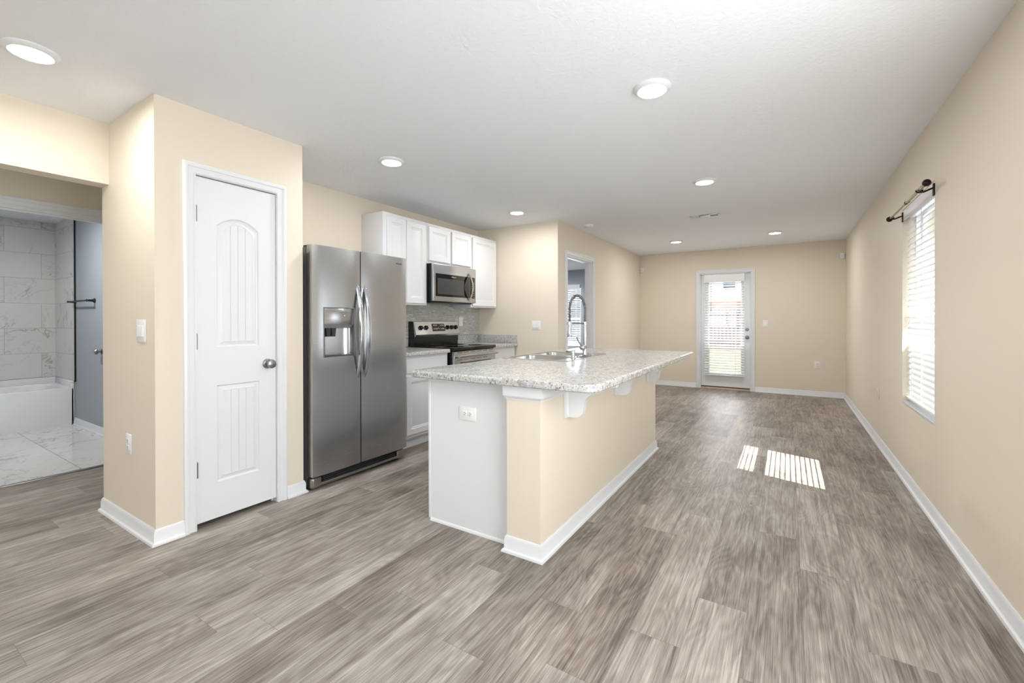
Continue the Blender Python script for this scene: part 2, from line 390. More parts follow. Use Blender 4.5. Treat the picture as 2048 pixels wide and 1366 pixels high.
box(m, -6.6, BX0, Yb2, Yb2+.14, 0, CH); box(m, BX1, Xm, Yb2, Yb2+.14, 0, CH); box(m, BX0, BX1, Yb2, Yb2+.14, 0, WZ0); box(m, BX0, BX1, Yb2, Yb2+.14, WZ1, CH)
box(m, -6.7, -6.6, Yk+T, Yb2+.14, 0, CH); box(m, -6.6, Xk-T, Yk+T, Yk+T+.05, 0, CH)
struct('wall_bedroom', m, bluegrey)
m = new(); box(m, Xk-T, Xk, Yp2-.11, Yk, 0, CH); struct('wall_kitchen', m, cream)
# pantry closet walls
PD0, PD1, PDZ = 1.160, 1.634, 2.060
m = new()
box(m, Xp-.11, Xp, Yp, PD0-.004, 0, CH); box(m, Xp-.11, Xp, PD1+.004, Yp2, 0, CH); box(m, Xp-.11, Xp, PD0-.004, PD1+.004, PDZ+.004, CH)
box(m, Xq, Xp-.11, Yp, Yp+.11, 0, CH); box(m, Xk-.001, Xp-.11, Yp2-.11, Yp2, 0, CH); box(m, Xq, Xq+.1, Yp+.11, Yp2, 0, CH)
bmesh.ops.remove_doubles(m, verts=m.verts, dist=1e-5)
struct('wall_pantry', m, cream)
m = new(); box(m, Xq, Xb, Yfront, Yp, Zb, CH); struct('wall_header', m, cream)
m = new(); BO0, BO1, BOZ = .60, 1.47, 2.058
box(m, Xw-.06, Xw, Yfront, BO0, 0, CH); box(m, Xw-.06, Xw, BO1, 2.5, 0, CH); box(m, Xw-.06, Xw, BO0, BO1, BOZ, CH)
box(m, Xw, Xq, 2.38, 2.5, 0, CH); box(m, Xq, Xk-T, 2.38, 2.5, 0, CH)
struct('wall_hall', m, cream)
m = new(); box(m, Xt-.12, Xw-.06, Ys, Ys+.1, 0, CH); box(m, Xt-.12, Xt, -.14, Ys, 0, CH); box(m, Xt, Xw-.06, -.14, -.04, 0, CH)
box(m, Xw-.11, Xw-.06, -.04, BO0, 0, CH); box(m, Xw-.11, Xw-.06, BO1, Ys, 0, CH); box(m, Xw-.11, Xw-.06, BO0, BO1, BOZ, CH)
struct('wall_bathroom', m, bluegrey)
# wall behind the viewpoint with two windows added for fill light
m = new(); fz0, fz1 = .7, 2.1; e = [(-3.45, -1.75), (-1.2, .5)]
y0, y1 = Yfront-.14, Yfront
box(m, Xw, e[0][0], y0, y1, 0, CH); box(m, e[0][1], e[1][0], y0, y1, 0, CH); box(m, e[1][1], Xr+.14, y0, y1, 0, CH)
for a, b in e: box(m, a, b, y0, y1, 0, fz0); box(m, a, b, y0, y1, fz1, CH)
struct('wall_front', m, cream)
for i, (a, b) in enumerate(e):
    m = new(); box(m, a, b, y0+.04, y0+.08, fz0, fz0+.05); box(m, a, b, y0+.04, y0+.08, fz1-.05, fz1); box(m, a, a+.05, y0+.04, y0+.08, fz0, fz1); box(m, b-.05, b, y0+.04, y0+.08, fz0, fz1); box(m, a, b, y0+.04, y0+.08, 1.38, 1.42)
    fo = struct('window_%d' % (i+3), m, vinyl_m); g = new(); box(g, a+.05, b-.05, y0+.055, y0+.06, fz0+.05, fz1-.05); obj('glass', g, glass, fo)

m = new(); wa, wb, wc, wd = .05, 1.85, .70, 2.15
box(m, Xr+.09, Xr+.13, wa, wa+.05, wc, wd); box(m, Xr+.09, Xr+.13, wb-.05, wb, wc, wd); box(m, Xr+.09, Xr+.13, wa, wb, wc, wc+.05); box(m, Xr+.09, Xr+.13, wa, wb, wd-.05, wd); box(m, Xr+.09, Xr+.13, .92, .98, wc, wd)
fo = struct('window_5', m, vinyl_m); g = new(); box(g, Xr+.10, Xr+.105, wa+.05, wb-.05, wc+.05, wd-.05); obj('glass', g, glass, fo)  # unseen window added to bring side light into the near room

# baseboards
baseboard('baseboard_right', [(Xr, Yfront), (Xr, Yf)])
baseboard('baseboard_back', [(Xr, Yf), (-.463, Yf)])
baseboard('baseboard_back', [(-1.389, Yf), (Xm, Yf)])
baseboard('baseboard_partition', [(Xm, Yf), (Xm, 6.024)])
baseboard('baseboard_partition', [(Xm, 5.044), (Xm, Yk), (-2.975, Yk)][::1])
baseboard('baseboard_pantry', [(Xp, 1.098), (Xp, Yp), (Xq, Yp), (Xq, 1.6)])
baseboard('baseboard_pantry', [(Xp-.09, Yp2), (Xp, Yp2), (Xp, 1.697)])
baseboard('baseboard_bathroom', [(-7.06, Ys), (Xw-.12, Ys)][::-1])
baseboard('baseboard_front', [(Xw, Yfront), (Xr, Yfront)])
baseboard('baseboard_hall', [(Xw, BO0-.065), (Xw, Yfront)])
baseboard('baseboard_bedroom', [(Xm-.11, Yb2), (-6.6, Yb2)])

# casings and jambs of the openings
casing('trim_1', 'x', Xp, 1, PD0, PD1, PDZ)
m = new(); box(m, Xp-.11, Xp, PD0-.012, PD0+.002, 0, PDZ); box(m, Xp-.11, Xp, PD1-.002, PD1+.012, 0, PDZ); box(m, Xp-.11, Xp, PD0-.012, PD1+.012, PDZ-.002, PDZ+.012)
box(m, Xp-.065, Xp-.05, PD0, PD0+.012, 0, PDZ); box(m, Xp-.065, Xp-.05, PD1-.012, PD1, 0, PDZ)
struct('trim_2', m, white)
casing('trim_3', 'x', Xm, 1, OY0, OY1, OZ1)
m = new(); box(m, Xm-.111, Xm+.001, OY0-.001, OY0+.015, 0, OZ1); box(m, Xm-.111, Xm+.001, OY1-.015, OY1+.001, 0, OZ1); box(m, Xm-.111, Xm+.001, OY0, OY1, OZ1-.015, OZ1+.001)
box(m, Xm-.07, Xm-.035, OY1-.027, OY1-.015, 0, OZ1-.015); box(m, Xm-.07, Xm-.035, OY0+.015, OY0+.027, 0, OZ1-.015); box(m, Xm-.07, Xm-.035, OY0+.015, OY1-.015, OZ1-.027, OZ1-.015)
struct('trim_4', m, white)
CASB = [(u*1.15, t) for u, t in CAS]
casing('trim_5', 'x', Xw, 1, BO0, BO1, BOZ, prof=CASB)
m = new(); box(m, Xw-.111, Xw+.001, BO0-.001, BO0+.015, 0, BOZ); box(m, Xw-.111, Xw+.001, BO1-.015, BO1+.001, 0, BOZ); box(m, Xw-.111, Xw+.001, BO0, BO1, BOZ-.015, BOZ+.001)
box(m, Xw-.075, Xw-.04, BO0+.015, BO1-.015, BOZ-.027, BOZ-.015)
struct('trim_6', m, white)
casing('trim_7', 'y', Yf, -1, DX0, DX1, DZ1)
m = new(); box(m, DX0-.001, DX0+.015, Yf-.001, Yf+.14, 0, DZ1); box(m, DX1-.015, DX1+.001, Yf-.001, Yf+.14, 0, DZ1); box(m, DX0, DX1, Yf-.001, Yf+.14, DZ1-.015, DZ1+.001)
struct('trim_8', m, white)
m = new(); box(m, -4.872, -4.828, BO0, BO1, 0, .008, bev=.003); struct('trim_9', m, nickel)

# ================================================================== DOORS
def nested(bm, place, loops):
    """loops: list of lists of (a,z,depth) with equal length; bridged one after the other"""
    R = [[bm.verts.new(place(*p)) for p in L] for L in loops]
    n = len(R[0])
    for A, B in zip(R, R[1:]):
        for i in range(n): bm.faces.new((A[i], A[(i+1) % n], B[(i+1) % n], B[i]))
    return R
NT_TOP = 14
def outline(a0, a1, z0, z1, arch, ins, dep):
    a0 += ins; a1 -= ins; z0 += ins
    pts = [(a0, z0, dep), (a1, z0, dep)]
    for k in range(NT_TOP+1):
        t = k/NT_TOP; a = a1+(a0-a1)*t
        z = z1-ins - arch*((2*t-1)**2)
        pts.append((a, z, dep))
    return pts
# pantry door (door_1)
root = D.objects.new('door_1', None); C.objects.link(root); root.location = (Xp-.005, 1.166, 0); root['kind'] = 'structure'
FX = Xp-.004; a0, a1, z0, z1 = 1.165, 1.629, .032, 2.052
m = new(); pl = lambda a, z, d: (FX-d*1.7, a, z)
zm = .88
P1 = (1.273, 1.519, 1.055, 1.842, .055); P2 = (1.273, 1.521, .245, .825, 0)
for (pa0, pa1, pz0, pz1, ar), (rz0, rz1) in ((P1, (zm, z1)), (P2, (z0, zm))):
    rect = outline(a0, a1, rz0, rz1, 0, 0, 0)
    loops = [rect, outline(pa0, pa1, pz0, pz1, ar, 0, 0), outline(pa0, pa1, pz0, pz1, ar, .005, .006), outline(pa0, pa1, pz0, pz1, ar, .010, .007), outline(pa0, pa1, pz0, pz1, ar, .034, .0015), outline(pa0, pa1, pz0, pz1, ar, .036, .003)]
    nested(m, pl, loops)
    fa0, fa1, fz0, fz1 = pa0+.036, pa1-.036, pz0+.036, pz1-.036
    xs = [(fa0, .003)]
    for k in range(1, 4):
        c = fa0+(fa1-fa0)*k/4; xs += [(c-.003, .003), (c, .0055), (c+.003, .003)]
    N = 1; xs.append((fa1, .003)); fine = []
    for (u, du), (v, dv) in zip(xs, xs[1:]):
        K = 5 if v-u > .01 else 1
        fine += [(u+(v-u)*k/K, du+(dv-du)*k/K) for k in range(K)]
    fine.append(xs[-1]); top = lambda a: fz1-ar*((2*(a-fa0)/(fa1-fa0)-1)**2)
    col = [(m.verts.new(pl(a, fz0, d)), m.verts.new(pl(a, top(a), d))) for a, d in fine]
    for A, B in zip(col, col[1:]): m.faces.new((A[0], B[0], B[1], A[1]))
# edges and back of slab
box(m, FX-.037, FX-.0135, a0, a1, z0, z1)
for (u0, v0, u1, v1) in ((a0, z0, a1, z0), (a1, z0, a1, z1), (a1, z1, a0, z1), (a0, z1, a0, z0)):
    m.faces.new([m.verts.new((x, u, v)) for x, u, v in ((FX, u0, v0), (FX, u1, v1), (FX-.015, u1, v1), (FX-.015, u0, v0))])
obj('door_slab', m, white, root, ang=20)
def knob_set(parent, c, n, name='door_knob', mat=nickel, s=1.):
    """c on the door face, n outward normal"""
    m = new(); lathe(m, [(0, 0), (.031*s, 0), (.032*s, .003), (.028*s, .008), (.012*s, .012), (.011*s, .03), (.016*s, .035), (.026*s, .043), (.029*s, .053), (.026*s, .062), (.015*s, .067), (0, .068)], c, n)
    o = obj(name, m, mat, parent); o['label'] = 'satin nickel round knob'; return o
knob_set(root, (FX, 1.573, .931), (1, 0, 0))
for hz in (1.834, 1.091, .345):
    m = new(); cyl(m, (FX+.006, 1.163, hz-.045), (FX+.006, 1.163, hz+.045), .0058, seg=16)
    for k in range(5): cyl(m, (FX+.006, 1.163, hz-.045+.018*k+.0005), (FX+.006, 1.163, hz-.045+.018*k+.017), .0066, seg=16)
    cyl(m, (FX+.006, 1.163, hz+.045), (FX+.006, 1.163, hz+.05), .004); box(m, FX-.002, FX+.002, 1.154, 1.163, hz-.044, hz+.044)
    obj('hinge', m, nickel, root)
bx('latch_plate', nickel, root, Xp-.02, Xp-.001, 1.6335, 1.636, .905, .96)

# patio door (door_2)
root2 = D.objects.new('door_2', None); C.objects.link(root2); root2.location = (-.92, Yf+.035, 0); root2['kind'] = 'structure'
fy = Yf+.035; sx0, sx1, sz0, sz1 = DX0+.018, DX1-.018, .045, DZ1-.018; gx0, gx1, gz0, gz1 = -1.19, -.665, .27, 1.88
m = new(); box(m, sx0, gx0, fy, fy+.044, sz0, sz1); box(m, gx1, sx1, fy, fy+.044, sz0, sz1); box(m, gx0, gx1, fy, fy+.044, sz0, gz0); box(m, gx0, gx1, fy, fy+.044, gz1, sz1)
obj('door_slab', m, white, root2)
m = new()
for (u0, u1, v0, v1) in ((gx0-.02, gx0+.012, gz0-.02, gz1+.02), (gx1-.012, gx1+.02, gz0-.02, gz1+.02), (gx0, gx1, gz0-.02, gz0+.012), (gx0, gx1, gz1-.012, gz1+.02)): box(m, u0, u1, fy-.008, fy+.002, v0, v1, bev=.003)
obj('lite_frame', m, white, root2)
bx('glass', glass, root2, gx0, gx1, fy+.02, fy+.024, gz0, gz1)
knob_set(root2, (-.583, fy, .911), (0, -1, 0))
m = new(); lathe(m, [(0, 0), (.027, 0), (.028, .004), (.022, .012), (.01, .013), (0, .013)], (-.583, fy, 1.046), (0, -1, 0)); box(m, -.588, -.578, fy-.028, fy-.01, 1.032, 1.06, bev=.003); obj('deadbolt', m, nickel, root2)
bx('door_sweep', brown_m, root2, sx0, sx1, fy+.004, fy+.04, .022, .046)
bx('threshold', tan_m, root2, DX0+.016, DX1-.016, Yf+.002, Yf+.14, 0, .022, bev=.004)

# ================================================================== WINDOWS
def window(name, plane, face, sgn, a0, a1, z0, z1, mid):
    """double-hung window; face = room side wall face, sgn = outward"""
    r = D.objects.new(name, None); C.objects.link(r); r['kind'] = 'structure'
    r.location = (face, (a0+a1)/2, z0) if plane == 'x' else ((a0+a1)/2, face, z0)
    def B(m, d0, d1, u0, u1, v0, v1, bev=0):
        if plane == 'x': box(m, face+sgn*d0, face+sgn*d1, u0, u1, v0, v1, bev=bev)
        else: box(m, u0, u1, face+sgn*d0, face+sgn*d1, v0, v1, bev=bev)
    m = new()
    B(m, .075, .14, a0, a0+.03, z0, z1); B(m, .075, .14, a1-.03, a1, z0, z1); B(m, .075, .14, a0, a1, z0, z0+.03); B(m, .075, .14, a0, a1, z1-.03, z1)
    obj('window_frame', m, vinyl_m, r)
    for nm, d, v0, v1 in (('lower_sash', .085, z0+.03, mid+.02), ('upper_sash', .108, mid-.02, z1-.03)):
        m = new()
        B(m, d, d+.025, a0+.03, a0+.052, v0, v1); B(m, d, d+.025, a1-.052, a1-.03, v0, v1); B(m, d, d+.025, a0+.05, a1-.05, v0, v0+.035); B(m, d, d+.025, a0+.05, a1-.05, v1-.035, v1)
        s = obj(nm, m, vinyl_m, r); g = new(); B(g, d+.010, d+.014, a0+.052, a1-.052, v0+.035, v1-.035); obj('glass', g, glass, s)
    m = new(); B(m, 0.0, .075, a0+.001, a1-.001, z0-.012, z0+.004); obj('sill', m, white, r)
    return r
window('window_1', 'x', Xr, 1, WY0, WY1, WZ0, WZ1, 1.235)
window('window_2', 'y', Yb2, 1, BX0, BX1, WZ0, WZ1, 1.25)

def blind(label, plane, c, sgn, a0, a1, ztop, zbot, zhead, w=.048, sp=.0445, tilt=42, valance=True, cords=(.12, .5, .88), group=None):
    """c: centre depth; sgn = outward direction; slats rise outward by tilt degrees"""
    loc = (c, (a0+a1)/2, zbot) if plane == 'x' else ((a0+a1)/2, c, zbot)
    r = thing('window_blind', label, 'blind', loc, group)
    def B(m, d0, d1, u0, u1, v0, v1, bev=0):
        if plane == 'x': box(m, c+sgn*d0, c+sgn*d1, u0, u1, v0, v1, bev=bev)
        else: box(m, u0, u1, c+sgn*d0, c+sgn*d1, v0, v1, bev=bev)
    m = new(); B(m, -.026, .026, a0, a1, zhead, ztop, bev=.003); obj('head_rail', m, slat_m, r)
    if valance:
        m = new(); B(m, -.042, -.030, a0-.004, a1+.004, zhead-.02, ztop, bev=.003); obj('valance', m, slat_m, r)
    m = new(); z = zbot+.045; t = math.radians(tilt); ca, sa = math.cos(t), math.sin(t)
    while z < zhead-.012:
        P = []
        for k in range(5):
            s = (k/4-.5)*w; crown = .003*(1-(2*k/4-1)**2)
            P.append((s*ca-crown*sa, s*sa+crown*ca))
        poly = [(c+sgn*x, z+zz) for x, zz in P]+[(c+sgn*(x+.0025*sa), z+zz-.0025*ca) for x, zz in P[::-1]]
        if plane == 'x':
            A = [m.verts.new((u, a0+.004, v)) for u, v in poly]; Bv = [m.verts.new((u, a1-.004, v)) for u, v in poly]
        else:
            A = [m.verts.new((a0+.004, u, v)) for u, v in poly]; Bv = [m.verts.new((a1-.004, u, v)) for u, v in poly]
        n = len(poly)
        for i in range(n): m.faces.new((A[i], A[(i+1) % n], Bv[(i+1) % n], Bv[i]))
        m.faces.new(A[::-1]); m.faces.new(Bv); z += sp
    obj('slats', m, slat_m, r, ang=30)
    m = new(); B(m, -.024, .024, a0+.002, a1-.002, zbot, zbot+.016, bev=.004); obj('bottom_rail', m, slat_m, r)
    m = new()
    for q in cords:
        a = a0+(a1-a0)*q
        for dd in (-.026*ca, .026*ca): B(m, dd-.0008, dd+.0008, a-.0015, a+.0015, zbot+.01, zhead)
    obj('ladder_cord', m, cord_m, r)
    return r
blind('white slatted blind in the right wall window under the curtain rod', 'x', Xr+.042, 1, WY0+.008, WY1-.008, WZ1-.004, .612, 1.99, tilt=46, sp=.0418, w=.046)
blind('white slatted blind covering the glass of the patio door', 'y', fy-.05, 1, -1.245, -.618, 2.0, .24, 1.885, tilt=26, cords=(.12, .78))
pb = blind('white slatted blind seen through the doorway beyond the sink faucet', 'y', Yb2-.045, 1, BX0-.02, BX1+.02, 2.07, .645, 1.99, tilt=14)
m = new(); cyl(m, (-1.135, fy-.085, 1.86), (-1.135, fy-.085, 1.35), .004, seg=8)
o = obj('tilt_wand', m, darkgrey, [q for q in D.objects if q.get('label', '').startswith('white slatted blind covering')][0]); o['label'] = 'dark tilt wand'

# curtain rod
r = thing('curtain_rod', 'bronze curtain rod with brass pole bare above the right wall window', 'curtain rod', (Xr, 4.0, 1.97))
ry0, ry1, rz, rx = 3.447, 4.484, 2.003, Xr-.069
m = new(); cyl(m, (rx, ry0, rz), (rx, 3.93, rz), .009, seg=16); cyl(m, (rx, 3.9, rz), (rx, ry1, rz), .0068, seg=16); obj('pole', m, brass, r)
m = new(); cyl(m, (rx, 3.925, rz), (rx, 3.945, rz), .0115, seg=16); cyl(m, (rx, 3.935, rz), (rx+.02, 3.935, rz+.004), .003); obj('joint_collar', m, bronze, r)
for yy, s in ((ry0, -1), (ry1, 1)):
    m = new(); lathe(m, [(.008, 0), (.011, .003), (.008, .008), (.014, .011), (.020, .020), (.021, .027), (.018, .037), (.010, .042), (0, .043)], (rx, yy, rz), (0, s, 0)); obj('finial', m, bronze, r)
for yy in (3.589, 4.439):
    m = new(); box(m, Xr-.008, Xr, yy-.012, yy+.012, rz-.045, rz+.03, bev=.003)
    tube(m, [(Xr-.004, yy, rz+.004), (Xr-.025, yy, rz-.004), (Xr-.048, yy, rz-.014), (rx, yy, rz-.013)], .0055, seg=10)
    tube(m, [(rx+.015*math.cos(a), yy, rz+.015*math.sin(a)) for a in [math.radians(-180+18*k) for k in range(11)]], .0045, seg=8)
    obj('bracket', m, bronze, r)

# ================================================================== CEILING FIXTURES
def led_light(x, y, label, group='flush disc ceiling lights', power=None):
    r = thing('ceiling_light', label, 'ceiling light', (x, y, CH), group)
    m = new(); lathe(m, [(.0, 0), (.094, 0), (.094, -.006), (.088, -.014), (.074, -.02), (.071, -.018), (.07, -.012), (0, -.012)], (x, y, CH), seg=48); obj('trim_ring', m, white, r)
    m = new(); lathe(m, [(0, -.0125), (.0695, -.0125), (.0695, -.0175), (.05, -.0195), (0, -.0205)], (x, y, CH), seg=48); obj('diffuser', m, led, r)
    l = D.lights.new('lamp', 'AREA'); l.shape = 'DISK'; l.size = .13; l.energy = power or LED_POWER; l.color = (1, .985, .965)
    lo = D.objects.new('lamp', l); C.objects.link(lo); lo.parent = r; lo.location = (0, 0, -.03)
    return r
for x, y, lb in ((-2.90, .518, 'large round ceiling light at top left nearest the header beam'), (-.607, 2.355, 'large round ceiling light in front of the island'),
                 (-2.577, 2.354, 'round ceiling light above and in front of the refrigerator'), (-2.591, 4.219, 'small round ceiling light near the upper cabinets and partition corner'),
                 (-.62, 4.173, 'round ceiling light over the far end of the island near the vent'), (-1.474, 7.142, 'small far ceiling light left of the patio door'),
                 (-.15, 7.153, 'small far ceiling light right of the patio door')):
    led_light(x, y, lb)
for x, y, lb in ((-.6, -1.6, 'ceiling light behind the viewpoint on the right'), (-2.7, -1.6, 'ceiling light behind the viewpoint on the left'), (-6.0, .75, 'added unseen fill light inside the bathroom'), (-4.6, 7.6, 'added unseen fill light inside the bedroom beyond the doorway')):
    led_light(x, y, lb, power=15 if x < -5 else (60 if y > 5 else 2.5))  # bathroom and bedroom lamps are unseen, added to brighten those rooms
r = thing('smoke_detector', 'white round smoke detector on the ceiling near the doorway', 'smoke detector', (-2.17, 5.30, CH))
m = new(); lathe(m, [(0, 0), (.062, 0), (.064, -.01), (.058, -.026), (.045, -.034), (0, -.035)], (-2.17, 5.30, CH)); obj('cover', m, white, r)
m = new(); lathe(m, [(.02, -.0345), (.021, -.038), (.0, -.038)], (-2.17, 5.30, CH)); obj('sensor_cap', m, beige_pl, r)
r = thing('ceiling_vent', 'white rectangular air vent in the ceiling over the living area', 'vent', (-.825, 5.585, CH))
m = new(); vx0, vx1, vy0, vy1 = -.985, -.665, 5.52, 5.65
for b in ((vx0, vx1, vy0, vy0+.02), (vx0, vx1, vy1-.02, vy1), (vx0, vx0+.02, vy0, vy1), (vx1-.02, vx1, vy0, vy1), (-.88, -.77, vy0, vy1)): box(m, *b, CH-.008, CH, bev=.002)
obj('frame', m, white, r)
m = new(); box(m, vx0+.015, vx1-.015, vy0+.015, vy1-.015, CH-.002, CH); obj('duct_opening', m, slot_m, r)
for xx0, s in ((vx0+.02, -1), (-.77, 1)):
    m = new()
    for k in range(6):
        xx = xx0+k*.0145
        prism(m, [(xx, CH-.002), (xx+.002, CH-.002), (xx+.002+.007*s, CH-.009), (xx+.007*s, CH-.009)], 'y', vy0+.02, vy1-.02)
    obj('louvers', m, white, r)

# ================================================================== SWITCHES / OUTLETS / SENSORS
def plateobj(kind, label, plane, face, sgn, a, z, w=.07, h=.115, n=1, mat=plate_m, horiz=False, group=None):
    loc = (face, a, z) if plane == 'x' else (a, face, z)
    r = thing(kind, label, 'outlet' if kind == 'wall_outlet' else 'light switch', loc, group)
    def B(m, d0, d1, u0, u1, v0, v1, bev=0):
        if plane == 'x': box(m, face+sgn*d0, face+sgn*d1, u0, u1, v0, v1, bev=bev)
        else: box(m, u0, u1, face+sgn*d0, face+sgn*d1, v0, v1, bev=bev)
    if horiz: w, h = h, w
    m = new(); B(m, 0, .006, a-w/2, a+w/2, z-h/2, z+h/2, bev=.0025)
    obj('cover_plate', m, mat, r)
    if kind == 'light_switch':
        for k in range(n):
            c = a+(k-(n-1)/2)*.046
            m = new(); B(m, .004, .0075, c-.0165, c+.0165, z-.033, z+.033, bev=.001); rk = obj('rocker_frame', m, mat, r)
            m = new()
            def Q(u, d, v): return (face+sgn*d, u, v) if plane == 'x' else (u, face+sgn*d, v)
            for u0, u1 in ((c-.0145, c+.0145),):
                vs = [m.verts.new(Q(*p)) for p in ((u0, .0095, z+.031), (u1, .0095, z+.031), (u1, .0125, z-.031), (u0, .0125, z-.031), (u0, .006, z+.031), (u1, .006, z+.031), (u1, .006, z-.031), (u0, .006, z-.031))]
                for q in ((0, 1, 2, 3), (4, 5, 1, 0), (5, 6, 2, 1), (6, 7, 3, 2), (7, 4, 0, 3)): m.faces.new([vs[i] for i in q])
            obj('rocker', m, mat, r)
    else:
        for s in (-1, 1):
            du, dv = (s*.0195, 0) if horiz else (0, s*.0195)
            m = new(); B(m, .004, .0085, a+du-.0165, a+du+.0165, z+dv-.0145, z+dv+.0145, bev=.004); rc = obj('receptacle', m, mat, r)
            m = new()
            for q in (-1, 1):
                if horiz: B(m, .0083, .0090, a+du-.004, a+du+.004, z+q*.006-.0012, z+q*.006+.0012)
                else: B(m, .0083, .0090, a+q*.006-.0012, a+q*.006+.0012, z+dv-.001, z+dv+.007)
            if horiz: B(m, .0083, .0090, a+du+.007, a+du+.011, z-.002, z+.002)
            else: B(m, .0083, .0090, a-.002, a+.002, z+dv-.010, z+dv-.006)
            obj('slots', m, slot_m, rc)
    return r
plateobj('light_switch', 'white double rocker switch plate on the pantry side wall', 'y', Yp, -1, -3.071, 1.157, w=.125, h=.125, n=2)
plateobj('wall_outlet', 'white outlet low on the pantry side wall', 'y', Yp, -1, -3.262, .494, w=.08)
plateobj('light_switch', 'white double switch plate on the wall right of the kitchen cabinets', 'y', Yk, -1, -2.686, 1.148, w=.125, n=2)
plateobj('light_switch', 'white single switch plate right of the patio door', 'y', Yf, -1, -.314, 1.149, w=.078)
plateobj('wall_outlet', 'white outlet low on the back wall right of the patio door', 'y', Yf, -1, .396, .497, w=.078)
plateobj('wall_outlet', 'beige outlet low on the right wall beyond the window', 'x', Xr, -1, 5.50, .487, mat=beige_pl)
plateobj('wall_outlet', 'white horizontal outlet on the white end panel of the island', 'y', 1.982, -1, -1.549, .679, w=.078, h=.12, horiz=True)
plateobj('light_switch', 'white switch plate on the grey mosaic backsplash right of the range', 'x', Xk+.009, 1, 4.455, 1.195, w=.075, n=1)
def sensor(x, y, z, lb, s):
    r = thing('motion_sensor', lb, 'motion sensor', (x, y, z))
    m = new(); box(m, x-.03, x+.03, y-.04, y, z-.045, z+.045, bev=.008, seg=3); obj('housing', m, plate_m, r)
    m = new(); box(m, x-.02, x+.02, y-.044, y-.038, z-.022, z+.018, bev=.003); obj('lens', m, white_wall, r)
sensor(.712, Yf, 2.19, 'small beige motion sensor in the far right ceiling corner', 1)
sensor(-2.345, Yf, 2.155, 'small beige motion sensor in the far left corner near the partition', -1)

# ================================================================== CABINETS
def panel_front(bm, X, a0, a1, z0, z1, th=.018, rail=.055, sgn=1, flat=False):
    """cabinet door/drawer front in plane x; X is the front surface"""
    pl = lambda a, z, d: (X-sgn*d, a, z)
    def rc(i, d): return [(a0+i, z0+i, d), (a1-i, z0+i, d), (a1-i, z1-i, d), (a0+i, z1-i, d)]
    L = [rc(0, th), rc(0, .003), rc(.003, 0)]
    if not flat: L += [rc(rail, 0), rc(rail+.004, .006), rc(rail+.012, .006), rc(rail+.018, .010), rc(rail+.022, .010), rc(rail+.034, .007)]
    R = nested(bm, pl, L); bm.faces.new(R[-1]); bm.faces.new(R[0][::-1])
def upper(label, y0, y1, z0, z1, doors, stile=.0):
    F = -3.294
    r = thing('upper_cabinet', label, 'cabinet', (Xk, (y0+y1)/2, z0), 'white upper cabinets')
    m = new(); box(m, Xk+.002, F, y0, y1, z0, z1, bev=.0015); obj('cabinet_body', m, whitecab, r)
    for (a, b, c, d) in doors:
        m = new(); panel_front(m, F+.020, a, b, c, d); obj('door', m, whitecab, r, ang=15)
upper('white two door upper cabinet directly beside and above the refrigerator', 2.897, 3.499, 1.372, 2.266, [(2.937, 3.183, 1.392, 2.232), (3.193, 3.470, 1.392, 2.232)])
upper('short white two door upper cabinet above the microwave', 3.501, 4.268, 1.832, 2.266, [(3.522, 3.868, 1.862, 2.232), (3.905, 4.250, 1.862, 2.232)])
upper('white single door upper cabinet right of the microwave', 4.270, 4.828, 1.372, 2.266, [(4.296, 4.806, 1.392, 2.232)])
def base(label, y0, y1, door, drawer):
    F = -3.006
    r = thing('base_cabinet', label, 'cabinet', (Xk, (y0+y1)/2, 0), 'white base cabinets')
    m = new(); box(m, Xk+.002, F, y0, y1, .105, .875); obj('cabinet_body', m, whitecab, r)
    m = new(); box(m, Xk+.002, -3.060, y0, y1, 0, .106); obj('toe_kick', m, whitecab, r)
    m = new(); panel_front(m, F+.02, *drawer, flat=True); obj('drawer_front', m, whitecab, r, ang=15)
    m = new(); panel_front(m, F+.02, *door); obj('door', m, whitecab, r, ang=15)
base('white base cabinet between the refrigerator and the range', 2.86, 3.500, (2.905, 3.475, .135, .690), (2.905, 3.475, .715, .855))
base('white base cabinet right of the range', 4.292, 4.828, (4.315, 4.80, .135, .690), (4.315, 4.80, .715, .855))

def rounded(a0, a1, b0, b1, r, seg=8, corners=(1, 1, 1, 1)):
    pts = []
    for (cx, cy, s, on) in ((a0+r, b0+r, 180, corners[0]), (a1-r, b0+r, 270, corners[1]), (a1-r, b1-r, 0, corners[2]), (a0+r, b1-r, 90, corners[3])):
        if on:
            for k in range(seg+1): t = math.radians(s+90*k/seg); pts.append((cx+r*math.cos(t), cy+r*math.sin(t)))
        else:
            t = math.radians(s+45); pts.append((cx+math.copysign(r, math.cos(t)), cy+math.copysign(r, math.sin(t))))
    return pts
def inset(poly, d):
    n = len(poly); out = []
    for i in range(n):
        p = Vector(poly[i]); a = (p-Vector(poly[i-1])); b = (Vector(poly[(i+1) % n])-p); a.normalize(); b.normalize()
        na, nb = Vector((-a.y, a.x)), Vector((-b.y, b.x)); mm = (na+nb)/max(.2, 1+na.dot(nb)); out.append(tuple(p+mm*d))
    return out
